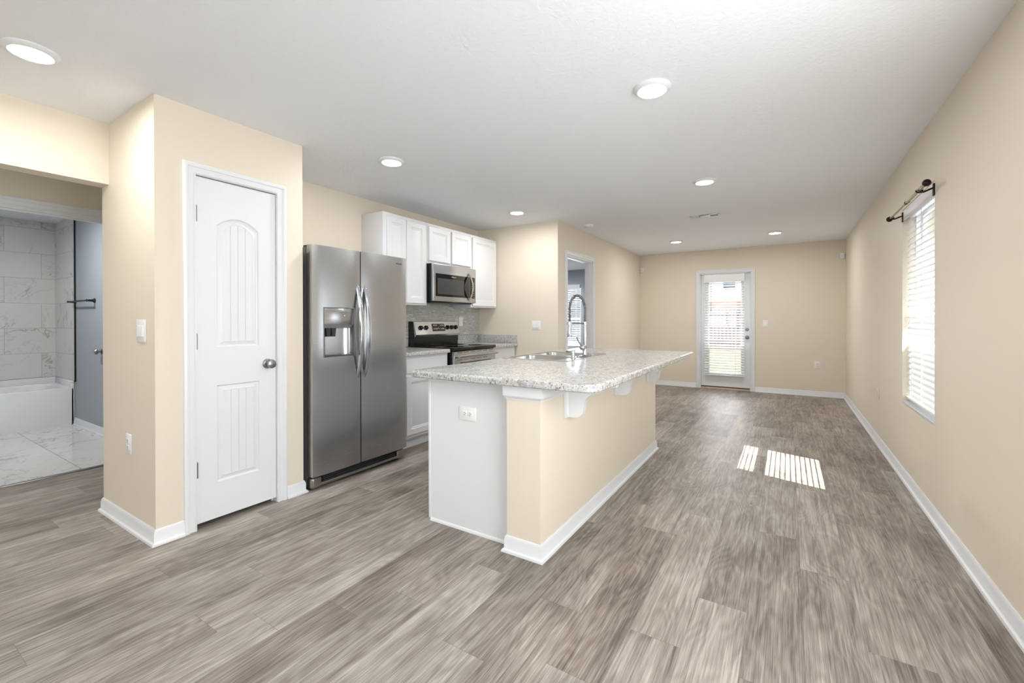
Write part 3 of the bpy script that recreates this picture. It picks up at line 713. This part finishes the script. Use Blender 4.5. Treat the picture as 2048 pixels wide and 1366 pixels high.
def slab(bm, outer, z0, z1, rr=.012, hole=None):
    prof = [(rr*.4, z0), (0, z0+rr*.4)]+[(rr*(1-math.cos(t)), z1-rr+rr*math.sin(t)) for t in [math.radians(18*k) for k in range(6)]]
    rings = [[bm.verts.new((x, y, z)) for x, y in inset(outer, d)] for d, z in prof]
    n = len(outer)
    for A, B in zip(rings, rings[1:]):
        for i in range(n): bm.faces.new((A[i], A[(i+1) % n], B[(i+1) % n], B[i]))
    if not hole: bm.faces.new(rings[0][::-1]); bm.faces.new(rings[-1]); return
    hb = [bm.verts.new((x, y, z0)) for x, y in hole]; ht = [bm.verts.new((x, y, z1)) for x, y in hole]; k = len(hole)
    for i in range(k): bm.faces.new((hb[i], ht[i], ht[(i+1) % k], hb[(i+1) % k]))
    for ring, h in ((rings[0], hb), (rings[-1], ht)):
        es = []
        for L in (ring, h):
            for i in range(len(L)): es.append(bm.edges.get((L[i], L[(i+1) % len(L)])) or bm.edges.new((L[i], L[(i+1) % len(L)])))
        bmesh.ops.triangle_fill(bm, use_beauty=True, use_dissolve=False, edges=es)
# wall worktops
for lb, y0, y1, cr in (('speckled grey worktop section between refrigerator and range', 2.868, 3.512, (0, 0, 1, 0)), ('speckled grey worktop section right of the range', 4.286, 4.838, (0, 0, 0, 0))):
    r = thing('countertop', lb, 'countertop', (Xk, y0, .877), 'wall worktops')
    m = new(); slab(m, rounded(Xk+.001, -2.965, y0, y1, .02, corners=(0, 0, 0, 0) if not cr[2] else (0, 0, 1, 0)), .877, .914); obj('worktop', m, lam, r)
    m = new(); box(m, Xk+.001, Xk+.02, y0, y1-(.0 if cr[2] else .02), .9145, 1.016, bev=.003)
    if not cr[2]: box(m, Xk+.001, -2.972, Yk-.02, Yk-.001, .9145, 1.018, bev=.003)
    obj('splash_strip', m, lam, r)
m = new(); box(m, Xk+.0005, Xk+.009, 2.75, 3.5125, 1.0165, 1.371); box(m, Xk+.0005, Xk+.009, 3.5125, 4.268, .93, 1.404); box(m, Xk+.0005, Xk+.009, 4.268, Yk-.002, 1.0185, 1.371)
tag(obj('tile_backsplash', m, mosaic_m, loc=(Xk, 3.9, 1.017)), 'grey linear mosaic tile backsplash behind the range and worktops', 'backsplash')

# ================================================================== REFRIGERATOR
R = thing('refrigerator', 'stainless side by side refrigerator next to the pantry wall', 'refrigerator', (-3.2, 2.297, 0))
y0, y1, ys = 1.850, 2.742, 2.262; XF = -2.828
m = new(); box(m, -3.585, -2.905, y0+.006, y1-.006, .035, 1.742, bev=.006); obj('cabinet_body', m, drawerline, R)
m = new(); box(m, -2.907, -2.893, y0+.014, y1-.014, .11, 1.735); obj('door_gasket', m, slot_m, R)
def bulge(y, a, b): return .010*(1-((2*(y-a)/(b-a))-1)**4)
def frdoor(a, b, hole=None):
    m = new(); z0, z1 = .105, 1.752
    yl = [a+(b-a)*k/16 for k in range(17)]; zl = [z0, z1]
    if hole:
        yl = sorted([y for y in yl if not any(abs(y-h) < .012 for h in hole[:2])]+list(hole[:2])); zl = [z0, hole[2], hole[3], z1]
    V = {(i, j): m.verts.new((XF+bulge(y, a, b), y, z)) for i, y in enumerate(yl) for j, z in enumerate(zl)}
    for i in range(len(yl)-1):
        for j in range(len(zl)-1):
            if hole and hole[0]-1e-6 <= yl[i] and yl[i+1] <= hole[1]+1e-6 and j == 1: continue
            m.faces.new((V[i, j], V[i+1, j], V[i+1, j+1], V[i, j+1]))
    # returns
    n = len(yl)-1; k = len(zl)-1
    back = -2.890
    bk = {(i, j): m.verts.new((back, yl[i], zl[j])) for i in (0, n) for j in (0, k)}
    m.faces.new([V[i, 0] for i in range(n, -1, -1)]+[bk[0, 0], bk[n, 0]]); m.faces.new([V[i, k] for i in range(n+1)]+[bk[n, k], bk[0, k]])
    m.faces.new([V[0, j] for j in range(k+1)]+[bk[0, k], bk[0, 0]]); m.faces.new([V[n, j] for j in range(k, -1, -1)]+[bk[n, 0], bk[n, k]])
    m.faces.new((bk[0, 0], bk[0, k], bk[n, k], bk[n, 0]))
    return m
hole = (1.936, 2.196, .948, 1.306)
dl = obj('freezer_door', frdoor(y0, ys-.004, hole), ss, R, ang=30)
dr = obj('refrigerator_door', frdoor(ys+.004, y1), ss, R, ang=30)
# dispenser
dx = XF+.009
m = new(); box(m, dx-.012, dx-.001, hole[0]+.002, hole[1]-.002, 1.180, hole[3]-.002, bev=.003); ds = obj('dispenser_panel', m, ss2, dl)
for q in (2.04, 2.11):
    m = new(); lathe(m, [(0, 0), (.004, 0), (.004, .0012), (0, .0014)], (dx-.0015, q, 1.25), (1, 0, 0), 16)
    obj('indicator', m, print_w, ds)
m = new(); prism(m, [(dx-.11, 1.18), (dx-.001, 1.18), (dx-.006, 1.158), (dx-.11, 1.150)], 'y', hole[0]+.002, hole[1]-.002); obj('dispenser_lip', m, ss2, dl)
m = new(); n = 14; cy = (hole[0]+hole[1])/2; hw = (hole[1]-hole[0])/2; pr = []
for k in range(n+1):
    t = math.pi*k/n; yy = cy-hw*math.cos(t); xx = dx-.004-.075*math.sin(t)**.6; pr.append((xx, yy))
A = [m.verts.new((x, y, hole[2])) for x, y in pr]; B = [m.verts.new((x, y, 1.16)) for x, y in pr]
for i in range(n): m.faces.new((A[i], A[i+1], B[i+1], B[i]))
m.faces.new(A)
obj('dispenser_recess', m, ss2, dl, recalc=False)
m = new()
for yy in (1.985, 2.03):
    prism(m, [(yy-.018, 1.158), (yy+.022, 1.158), (yy+.014, 1.095), (yy-.010, 1.095)], 'x', dx-.05, dx-.02)
obj('dispenser_paddle', m, darkgrey, dl)
m = new(); box(m, dx-.06, dx-.002, hole[0]+.004, hole[1]-.004, hole[2]+.0005, hole[2]+.008, bev=.002); obj('drip_tray', m, darkgrey, dl)
m = new()
for b in ((hole[0]-.004, hole[0]+.003, hole[2]-.004, hole[3]+.004), (hole[1]-.003, hole[1]+.004, hole[2]-.004, hole[3]+.004)): box(m, dx-.02, dx+.0015, *b)
box(m, dx-.02, dx+.0015, hole[0], hole[1], hole[2]-.004, hole[2]+.001); box(m, dx-.02, dx+.0015, hole[0], hole[1], hole[3]-.001, hole[3]+.004)
obj('dispenser_frame', m, drawerline, dl)
for yy, par in ((2.232, dl), (2.297, dr)):
    m = new(); n = 24; rings = []
    for k in range(n+1):
        t = k/n; z = .768+.722*t; out = math.sin(math.pi*t)**.8*.062 if 0 < t < 1 else 0; xo = XF+.008+out; wd = .008+.009*math.sin(math.pi*t)**.5 if 0 < t < 1 else .006; th = .018 if 0 < t < 1 else .01
        prof = [(xo-th, yy-wd), (xo-.004, yy-wd), (xo, yy-wd*.5), (xo+.001, yy), (xo, yy+wd*.5), (xo-.004, yy+wd), (xo-th, yy+wd)]
        rings.append([m.verts.new((x, y, z)) for x, y in prof])
    for A, B in zip(rings, rings[1:]):
        for i in range(7): m.faces.new((A[i], A[(i+1) % 7], B[(i+1) % 7], B[i]))
    m.faces.new(rings[0]); m.faces.new(rings[-1][::-1]); obj('handle', m, ss2, par)
m = new(); box(m, -2.92, -2.862, y0+.09, y1-.09, .045, .100)
g1 = obj('base_grille', m, black_m, R)
m = new()
for k in range(4): box(m, -2.863, -2.854, y0+.1, y1-.1, .048+.0125*k, .053+.0125*k)
obj('grille_bars', m, darkgrey, g1)
m = new(); box(m, -2.87, -2.846, y0+.06, y1-.06, .024, .046, bev=.004); obj('toe_bar', m, nickel, R)
for yy, s in ((y0+.045, 1), (y1-.045, -1)):
    m = new(); box(m, -2.91, -2.842, yy-.042, yy+.042, .012, .094, bev=.02, seg=4); obj('foot_cover', m, nickel, R)
for yy in (y0+.04, y1-.04): bx('hinge_cover', darkgrey, R, -2.95, -2.86, yy-.03, yy+.03, 1.742, 1.756, bev=.004)
for b in ((-3.4, -3.3, y0+.03, y0+.08), (-3.4, -3.3, y1-.08, y1-.03), (-2.96, -2.912, y0+.02, y0+.07), (-2.96, -2.912, y1-.07, y1-.02)): bx('leg', darkgrey, R, *b, 0, .036)

rotx = (math.radians(90), 0, math.radians(90))
text('logo', 'FRIGIDAIRE', .013, (XF+.0105, 2.655, 1.697), rotx, print_d, dr)

# ================================================================== MICROWAVE
R = thing('microwave', 'stainless over the range microwave with a black glass door', 'microwave', (Xk, 3.885, 1.405))
ya, yb, za, zb = 3.508, 4.264, 1.405, 1.828; X1 = -3.205
m = new(); box(m, Xk, X1-.035, ya, yb, za+.012, zb, bev=.003); box(m, Xk+.05, X1-.05, ya+.02, yb-.02, za, za+.014); obj('body', m, black_m, R)
m = new(); box(m, X1-.034, X1, ya, yb, za+.014, zb, bev=.007, seg=3); fr = obj('front_panel', m, ss, R)
m = new(); box(m, X1-.004, X1+.002, ya+.035, 4.143, 1.474, 1.724, bev=.002); dg = obj('door_glass', m, black_gl, R)
m = new(); box(m, X1+.0015, X1+.0028, ya+.065, 4.03, 1.500, 1.672); obj('window_screen', m, mesh_gl, dg)
m = new(); box(m, X1-.004, X1+.002, 4.150, 4.240, 1.474, 1.724, bev=.002); cp = obj('control_panel', m, black_gl, R)
m = new()
for k in range(9):
    for j in range(3): box(m, X1+.0018, X1+.0027, 4.168+.022*j, 4.178+.022*j, 1.49+.021*k, 1.495+.021*k)
obj('keypad_printing', m, print_w, cp)
m = new(); n = 20; rings = []
for k in range(n+1):
    t = k/n; z = 1.438+.33*t; o_ = .006+math.sin(math.pi*t)*.05
    rings.append([m.verts.new(p) for p in ((X1+o_-.010, 4.118, z), (X1+o_, 4.114, z), (X1+o_+.003, 4.128, z), (X1+o_, 4.142, z), (X1+o_-.010, 4.138, z))])
for A, B in zip(rings, rings[1:]):
    for i in range(5): m.faces.new((A[i], A[(i+1) % 5], B[(i+1) % 5], B[i]))
m.faces.new(rings[0]); m.faces.new(rings[-1][::-1]); obj('handle', m, chrome, R)
text('logo', 'FRIGIDAIRE', .016, (X1+.0025, 3.845, 1.698), rotx, print_w, dg)

# ================================================================== RANGE
R = thing('kitchen_range', 'stainless and black electric range under the microwave', 'range', (-3.25, 3.9, 0))
ya, yb = 3.519, 4.281
m = new(); box(m, Xk+.02, -2.965, ya, yb, .02, .895); obj('body', m, black_m, R)
m = new(); box(m, Xk+.055, -2.925, ya-.002, yb+.002, .888, .924, bev=.008, seg=3); ct = obj('cooktop', m, black_gl, R)
for (cx, cy, rr) in ((-3.10, 3.72, .11), (-3.10, 4.10, .085), (-3.38, 3.72, .085), (-3.38, 4.10, .1)):
    m = new(); lathe(m, [(rr-.002, 0), (rr-.002, .0004), (rr, .0004), (rr, 0)], (cx, cy, .924), seg=40)
    obj('burner_ring', m, darkgrey, ct)
m = new(); prism(m, [(Xk+.021, .915), (-3.508, .915), (-3.500, 1.03), (-3.52, 1.195), (-3.535, 1.2), (Xk+.021, 1.2)], 'y', ya, yb); bgd = obj('backguard', m, black_m, R)
m = new(); prism(m, [(-3.530, 1.197), (-3.512, 1.197), (-3.474, 1.052), (-3.480, 1.030), (-3.530, 1.030)], 'y', ya+.003, yb-.003); cpn = obj('control_panel', m, ss2, R, ang=20)
dirn = Vector((.145, 0, .038)).normalized()
def onp(y, z, d=0):
    t = (1.197-z)/.145; return Vector((-3.512+.038*t, y, z))+dirn*d
for yy in (3.612, 3.697, 4.068, 4.148, 4.222):
    m = new(); c = onp(yy, 1.127); lathe(m, [(0, 0), (.027, 0), (.027, .004), (.022, .008), (.020, .024), (.017, .026), (0, .026)], c, dirn, 24)
    a = c+dirn*.026; b = Vector((0, 0, 1))-dirn*dirn.z; b.normalize()
    tube(m, [a-b*.018, a+b*.018], .005, seg=8); obj('knob', m, black_m, cpn)
m = new(); V = [m.verts.new(onp(y, z, .001)) for y, z in ((3.80, 1.172), (4.02, 1.172), (4.02, 1.085), (3.80, 1.085))]; V2 = [m.verts.new(onp(y, z, -.002)) for y, z in ((3.80, 1.172), (4.02, 1.172), (4.02, 1.085), (3.80, 1.085))]
m.faces.new(V)
for i in range(4): m.faces.new((V[i], V[(i+1) % 4], V2[(i+1) % 4], V2[i]))
dpl = obj('display', m, black_gl, cpn)
m = new()
for zz in (1.148, 1.108):
    for q in (3.825, 3.85, 3.875, 3.945, 3.968, 3.990):
        V = [m.verts.new(onp(q+u, zz+v, .0016)) for u, v in ((0, 0), (.012, 0), (.012, .012), (0, .012))]; m.faces.new(V)
V = [m.verts.new(onp(3.905+u, 1.110+v, .0016)) for u, v in ((0, 0), (.016, 0), (.008, .022))]; m.faces.new(V)
obj('display_printing', m, print_w, dpl)
m = new(); box(m, -2.966, -2.932, ya+.004, yb-.004, .23, .882, bev=.005); dr = obj('oven_door', m, ss, R)
m = new(); box(m, -2.935, -2.9305, ya+.10, yb-.09, .33, .765, bev=.002); obj('oven_window', m, black_gl, dr)
for zz, segs in ((.872, 6), (.795, 5)):
    m = new()
    for k in range(segs): box(m, -2.934, -2.9312, ya+.05+k*.115, ya+.05+k*.115+.085, zz-.004, zz+.001)
    obj('vent_slots', m, slot_m, dr)
m = new(); tube(m, [(-2.885, ya+.03, .835), (-2.885, yb-.03, .835)], .015, seg=20)
for yy in (ya+.05, yb-.05): box(m, -2.935, -2.886, yy-.012, yy+.012, .827, .843, bev=.003)
obj('handle', m, ss2, dr)
m = new(); box(m, -2.966, -2.936, ya+.004, yb-.004, .04, .222, bev=.005); obj('storage_drawer', m, ss, R)
m = new(); box(m, -3.5, -3.0, ya+.03, yb-.03, 0, .03); obj('levelling_base', m, black_m, R)

# ================================================================== ISLAND
R = thing('kitchen_island', 'kitchen island with cream half wall and white cabinet end panel', 'island', (-1.45, 3.05, 0))
ix0, ixm, ix1, iy0, iy1, iyp = -1.851, -1.249, -1.050, 1.928, 4.187, 1.982
m = new(); box(m, ixm, ix1, iy0, iy1, 0, .874); obj('half_wall', m, cream, R)
m = new(); box(m, ix0+.022, ix0+.04, iyp+.018, iy1, .10, .874); box(m, ix0+.04, ixm, iyp+.018, iyp+.036, .10, .874); box(m, ix0+.04, ixm, iy1-.018, iy1, .10, .874); box(m, ix0+.04, ixm, iyp+.036, iy1-.018, .10, .118); cb = obj('cabinet_body', m, whitecab, R)
m = new(); box(m, ix0+.075, ixm, iyp+.018, iy1, 0, .1005); obj('toe_kick', m, whitecab, R)
k = 4
for i in range(k):
    a = iyp+.05+i*(iy1-iyp-.08)/k; b = a+(iy1-iyp-.08)/k-.02
    m = new(); panel_front(m, ix0+.002, a, b, .135, .69, sgn=-1); obj('door', m, whitecab, R, ang=15)
    m = new(); panel_front(m, ix0+.002, a, b, .715, .855, sgn=-1, flat=True); obj('drawer_front', m, whitecab, R, ang=15)
m = new(); box(m, ix0+.012, ixm, iyp, iyp+.018, 0, .874)
box(m, ix0+.0, ix0+.016, iyp-.004, iyp+.018, .014, .874, bev=.002); obj('end_panel', m, white, R)
m = new(); sweep2d(m, [(0, 0), (.008, 0), (.008, .006), (.006, .012), (.003, .016), (0, .018)], [(ixm-.004, iyp), (ix0+.016, iyp)]); obj('shoe_moulding', m, white, R)
CAP = [(0, .800), (.004, .800), (.005, .806), (.010, .812), (.015, .820), (.016, .828), (.016, .8735), (0, .8735)]
m = new(); sweep2d(m, CAP, [(ixm, iyp), (ixm, iy0), (ix1, iy0), (ix1, iy1), (ixm, iy1)][::-1]); obj('cap_moulding', m, white, R, ang=20)
baseboard('baseboard', [(ixm, iyp+.0), (ixm, iy0), (ix1, iy0), (ix1, iy1), (ixm, iy1)][::-1], parent=R)
def corbel(yc):
    m = new(); box(m, ix1, ix1+.020, yc-.045, yc+.045, .672, .872, bev=.003)
    P = [(0, 0), (.275, 0), (.272, -.012), (.235, -.020), (.20, -.030), (.185, -.045), (.165, -.052)]
    for k in range(7): t = math.radians(90*k/6); P.append((.165-.075*math.sin(t)-.0, -.055-.085*(1-math.cos(t))))
    P += [(.088, -.160), (.080, -.178), (.066, -.190), (.05, -.195), (0, -.196)]
    prism(m, [(ix1+.018+u, .872+v) for u, v in P], 'y', yc-.021, yc+.021)
    return obj('corbel', m, white, R, ang=25)
for yc in (2.240, 3.075, 3.90): corbel(yc)
# island worktop
R = thing('countertop', 'large speckled grey island countertop with overhang and rounded corners', 'countertop', (-1.32, 3.1, .875))
m = new(); hole = rounded(-1.90, -1.365, 2.885, 3.675, .03, 5)
slab(m, rounded(-1.925, -.742, 1.880, 4.392, .055), .875, .914, rr=.014, hole=hole[::1]); obj('worktop', m, lam, R)

# sink
R = thing('kitchen_sink', 'double bowl stainless drop-in sink in the island countertop', 'sink', (-1.63, 3.28, .914))
m = new()
def ring_loops(bm, L):
    Rr = [[bm.verts.new((x, y, z)) for x, y in P] for P, z in L]
    n = len(Rr[0])
    for A, B in zip(Rr, Rr[1:]):
        for i in range(n): bm.faces.new((A[i], A[(i+1) % n], B[(i+1) % n], B[i]))
    return Rr
rim = rounded(-1.918, -1.340, 2.862, 3.700, .035, 6)
Ro = [bm_ for bm_ in [None]]
outer0 = [m.verts.new((x, y, .9143)) for x, y in rim]; outer1 = [m.verts.new((x, y, .918)) for x, y in inset(rim, .004)]
for i in range(len(rim)): m.faces.new((outer0[i], outer0[(i+1) % len(rim)], outer1[(i+1) % len(rim)], outer1[i]))
bowls = [rounded(-1.888, -1.435, 2.895, 3.262, .07, 6), rounded(-1.888, -1.435, 3.300, 3.668, .07, 6)]
tops = []
for bw in bowls:
    Rr = ring_loops(m, [(bw, .918), (inset(bw, .006), .912), (inset(bw, .012), .80), (inset(bw, .03), .745), (inset(bw, .06), .735)])
    m.faces.new(Rr[-1]); tops.append(Rr[0])
es = []
for L in [outer1]+tops:
    for i in range(len(L)): es.append(m.edges.get((L[i], L[(i+1) % len(L)])) or m.edges.new((L[i], L[(i+1) % len(L)])))
bmesh.ops.triangle_fill(m, use_beauty=True, use_dissolve=False, edges=es)
obj('basin', m, sinksteel, R, ang=40)
for yy in (3.08, 3.485):
    m = new(); lathe(m, [(0, .001), (.02, .001), (.028, .004), (.042, .004), (.044, 0), (0, 0)], (-1.66, yy, .7352)); obj('drain', m, chrome, R)

# faucet
R = thing('kitchen_faucet', 'tall chrome pull-down spring faucet on the island sink', 'faucet', (-1.403, 3.345, .918))
bx_, by_ = -1.403, 3.345; ex, ey = -1.452, 3.155
m = new(); lathe(m, [(0, 0), (.028, 0), (.028, .006), (.020, .012), (.018, .05), (.018, .065), (0, .065)], (bx_, by_, .918)); box(m, bx_-.028, bx_+.028, by_-.12, by_+.12, .918, .924, bev=.006); obj('base', m, chrome, R)
m = new(); cyl(m, (bx_, by_, .97), (bx_, by_, 1.20), .0135); lathe(m, [(.0135, 0), (.019, .002), (.019, .03), (.0135, .034)], (bx_, by_, 1.17)); obj('column', m, chrome, R)
m = new(); sphere(m, (bx_-.008, by_-.035, .990), .024, 1, .9, 1); cyl(m, (bx_, by_, .990), (bx_-.008, by_-.03, .990), .018); vv = obj('valve', m, chrome, R)
m = new(); tube(m, [(bx_-.01, by_-.045, 1.0), (bx_-.025, by_-.075, 1.04), (bx_-.034, by_-.09, 1.078)], [.006, .005, .0065], seg=10); obj('lever', m, chrome, vv)
dv = Vector((ex-bx_, ey-by_, 0)); n = 44; pts = []
pts.append(Vector((bx_, by_, 1.20))); Rr = dv.length/2
for k in range(n+1):
    t = math.pi*k/n; pts.append(Vector((bx_, by_, 1.29))+dv*(.5-.5*math.cos(t))+Vector((0, 0, 1))*Rr*1.22*math.sin(t))
pts.append(Vector((ex, ey, 1.20)))
m = new(); tube(m, pts, .0075, seg=12); hs = obj('hose', m, darkgrey, R)
# spring: coil around the hose path
def along(pts, s):
    L = [0]
    for a, b in zip(pts, pts[1:]): L.append(L[-1]+(b-a).length)
    d = s*L[-1]
    for i in range(len(pts)-1):
        if L[i+1] >= d-1e-9: return pts[i].lerp(pts[i+1], (d-L[i])/max(1e-9, L[i+1]-L[i])), (pts[i+1]-pts[i]).normalized()
    return pts[-1], (pts[-1]-pts[-2]).normalized()
side = dv.normalized().cross(Vector((0, 0, 1))); cp_ = []; turns = 62
for k in range(turns*10+1):
    c, tg = along(pts, k/(turns*10)); nn = tg.cross(side).normalized(); a = 2*math.pi*k/10
    cp_.append(c+(side*math.cos(a)+nn*math.sin(a))*.0105)
m = new(); tube(m, cp_, .0026, seg=5); obj('spring', m, chrome, R)
m = new(); lathe(m, [(0, 0), (.017, 0), (.0185, .012), (.0165, .05), (.0145, .11), (.012, .125), (0, .125)], (ex, ey, 1.078)); obj('spray_head', m, chrome, R)
m = new(); dn_ = dv.normalized(); box(m, 0, 1, 0, 1, 0, 1); bmesh.ops.delete(m, geom=m.verts[:], context='VERTS')
tube(m, [Vector((bx_, by_, 1.185))+dn_*.012, Vector((ex, ey, 1.185))-dn_*.018], .0055, seg=10)
lathe(m, [(.0185, -.01), (.022, -.01), (.022, .01), (.0185, .01)], (ex, ey, 1.185)); obj('support_arm', m, chrome, R)
R = thing('soap_dispenser', 'small chrome soap dispenser standing left of the faucet', 'soap dispenser', (-1.398, 3.10, .918))
m = new(); lathe(m, [(0, 0), (.022, 0), (.022, .004), (.014, .008), (.013, .035), (0, .035)], (-1.398, 3.10, .918)); obj('collar', m, chrome, R)
m = new(); lathe(m, [(0, .035), (.015, .035), (.0155, .06), (.013, .066), (0, .067)], (-1.398, 3.10, .918)); tube(m, [(-1.398, 3.10, .970), (-1.455, 3.095, .968)], .005, seg=8); obj('pump_head', m, chrome, R)

# ================================================================== BATHROOM
R = thing('bathtub', 'white alcove bathtub with a flat apron inside the bathroom', 'bathtub', (-7.45, .78, 0))
tx0, tx1, ty0, ty1 = Xt+.002, -7.075, .0, Ys-.002
m = new()
O = rounded(tx0, tx1, ty0, ty1, .012, 3); I = rounded(tx0+.06, tx1-.075, ty0+.08, ty1-.09, .12, 3)
ring_loops(m, [(O, .0), (O, .425), (inset(O, .008), .438), (I, .438), (inset(I, .012), .425), (inset(I, .05), .15), (inset(I, .09), .11)])
fl = [v for v in m.verts]; m.faces.new(fl[-len(I):]); obj('tub_shell', m, porc, R)
m = new(); box(m, tx0, tx0+.014, ty0, ty1, .43, .515, bev=.005); box(m, tx0, tx1, ty1-.014, ty1, .43, .515, bev=.005); box(m, tx1-.05, tx1, ty1-.03, ty1, .0, .50, bev=.006); obj('wall_flange', m, porc, R)
m = new(); box(m, Xt, Xt+.010, -.04, Ys-.010, .516, CH-.001); o1 = struct('wall_tile_back', m, tile_back)
m = new(); box(m, Xt+.010, -7.035, Ys-.010, Ys, .516, CH-.001); struct('wall_tile_side', m, tile_side)
m = new(); box(m, -7.037, -7.020, Ys-.014, Ys, .505, CH-.03); box(m, Xt+.010, -7.03, Ys-.013, Ys-.009, .508, .517); box(m, Xt+.009, Xt+.013, -.04, Ys-.01, .508, .517)
struct('trim_10', m, blackmetal)
R = thing('towel_bar', 'black towel bar on the blue grey bathroom wall', 'towel bar', (-6.7, Ys, 1.435))
for xx in (-7.03, -6.36):
    m = new(); lathe(m, [(0, 0), (.026, 0), (.026, .006), (.014, .02), (.011, .055), (.014, .07), (0, .072)], (xx, Ys, 1.435), (0, -1, 0)); obj('post', m, blackmetal, R)
m = new(); tube(m, [(-7.07, Ys-.06, 1.435), (-6.32, Ys-.06, 1.435)], .009, seg=14); obj('bar', m, blackmetal, R)
R = thing('door_knob', 'round metal knob low on the blue grey bathroom wall', 'knob', (-6.15, Ys, .888))
m = new(); lathe(m, [(0, 0), (.028, 0), (.028, .006), (.012, .012), (.011, .03)], (-6.15, Ys, .888), (0, -1, 0)); obj('rose', m, nickel, R)
m = new(); lathe(m, [(.011, .03), (.024, .036), (.028, .048), (.022, .06), (0, .064)], (-6.15, Ys, .888), (0, -1, 0)); obj('handle', m, nickel, R)

# ================================================================== OUTSIDE
m = new(); box(m, -60, 60, -40, 80, -.4, -.16); o = struct('ground', m, lawn_m)
def fence(label, ax, c, a0, a1, top=1.72):
    r = thing('fence', label, 'fence', (0, c, -.16) if ax == 'x' else (c, 0, -.16))
    m = new(); a = a0
    while a < a1:
        if ax == 'x': box(m, a, a+.135, c, c+.02, -.16, top-.02*random.random())
        else: box(m, c, c+.02, a, a+.135, -.16, top-.02*random.random())
        a += .16
    obj('pickets', m, fence_m, r)
    m = new()
    for z in (.2, .95, 1.55):
        if ax == 'x': box(m, a0, a1, c-.04, c, z-.045, z+.045)
        else: box(m, c-.04, c, a0, a1, z-.045, z+.045)
    obj('rails', m, fence_m, r)
fence('weathered wooden fence across the lawn seen through the patio door blind', 'x', 22.5, -14, 6)
R = thing('neighbour_house', 'pale house with a dark window seen at the top of the patio door glass', 'house', (-3, 30, -.16))
m = new(); box(m, -14, 8, 30, 38, -.16, 5.8); obj('wall', m, siding_m, R)
m = new(); prism(m, [(29.4, 5.8), (38.6, 5.8), (34, 8.2)], 'x', -14.5, 8.5); obj('roof', m, redroof, R)
m = new(); box(m, -3.38, -2.72, 29.95, 30, 3.1, 3.72, bev=.01); obj('window', m, darkwin, R)
m = new(); box(m, -14, 8, 29.2, 30, 2.05, 2.35); obj('added_sun_blocker', m, redroof, R)
R = thing('neighbour_house', 'dark blue grey house seen through the bedroom window blind', 'house', (-9, 18, -.16))
m = new(); box(m, -12, -6.2, 17, 21, -.16, 3.2); obj('wall', m, plain('blue_grey_siding', (84, 94, 106), .7), R)
m = new(); prism(m, [(16.5, 3.2), (21.5, 3.2), (19, 4.6)], 'x', -12.4, -5.8); obj('roof', m, plain('dark_shingle', (70, 68, 68), .8), R)
R = thing('neighbour_house', 'white sided house close outside the right wall window', 'house', (5, 4, -.16))
m = new()
for k in range(14):
    z = -.16+k*.22; prism(m, [(4.6, z), (4.618, z), (4.604, z+.22), (4.6, z+.22)][::-1] if False else [(4.6-.018, z), (9, z), (9, z+.22), (4.6, z+.22)], 'y', -2, 14)
obj('wall', m, siding_m, R)
m = new(); prism(m, [(4.2, 2.92), (9.4, 2.92), (6.8, 4.0)], 'y', -2.4, 14.4); obj('roof', m, redroof, R)
m = new(); box(m, Xr+.14, 1.66, Yfront-.3, Yf+.3, 2.36, 2.40); struct('eave', m, soffit_m)
m = new(); box(m, 1.66, 3.3, Yfront-.3, 2.35, 2.37, 2.45); struct('added_sun_blocker', m, soffit_m)  # unseen roof added to keep direct sun out of the added side window
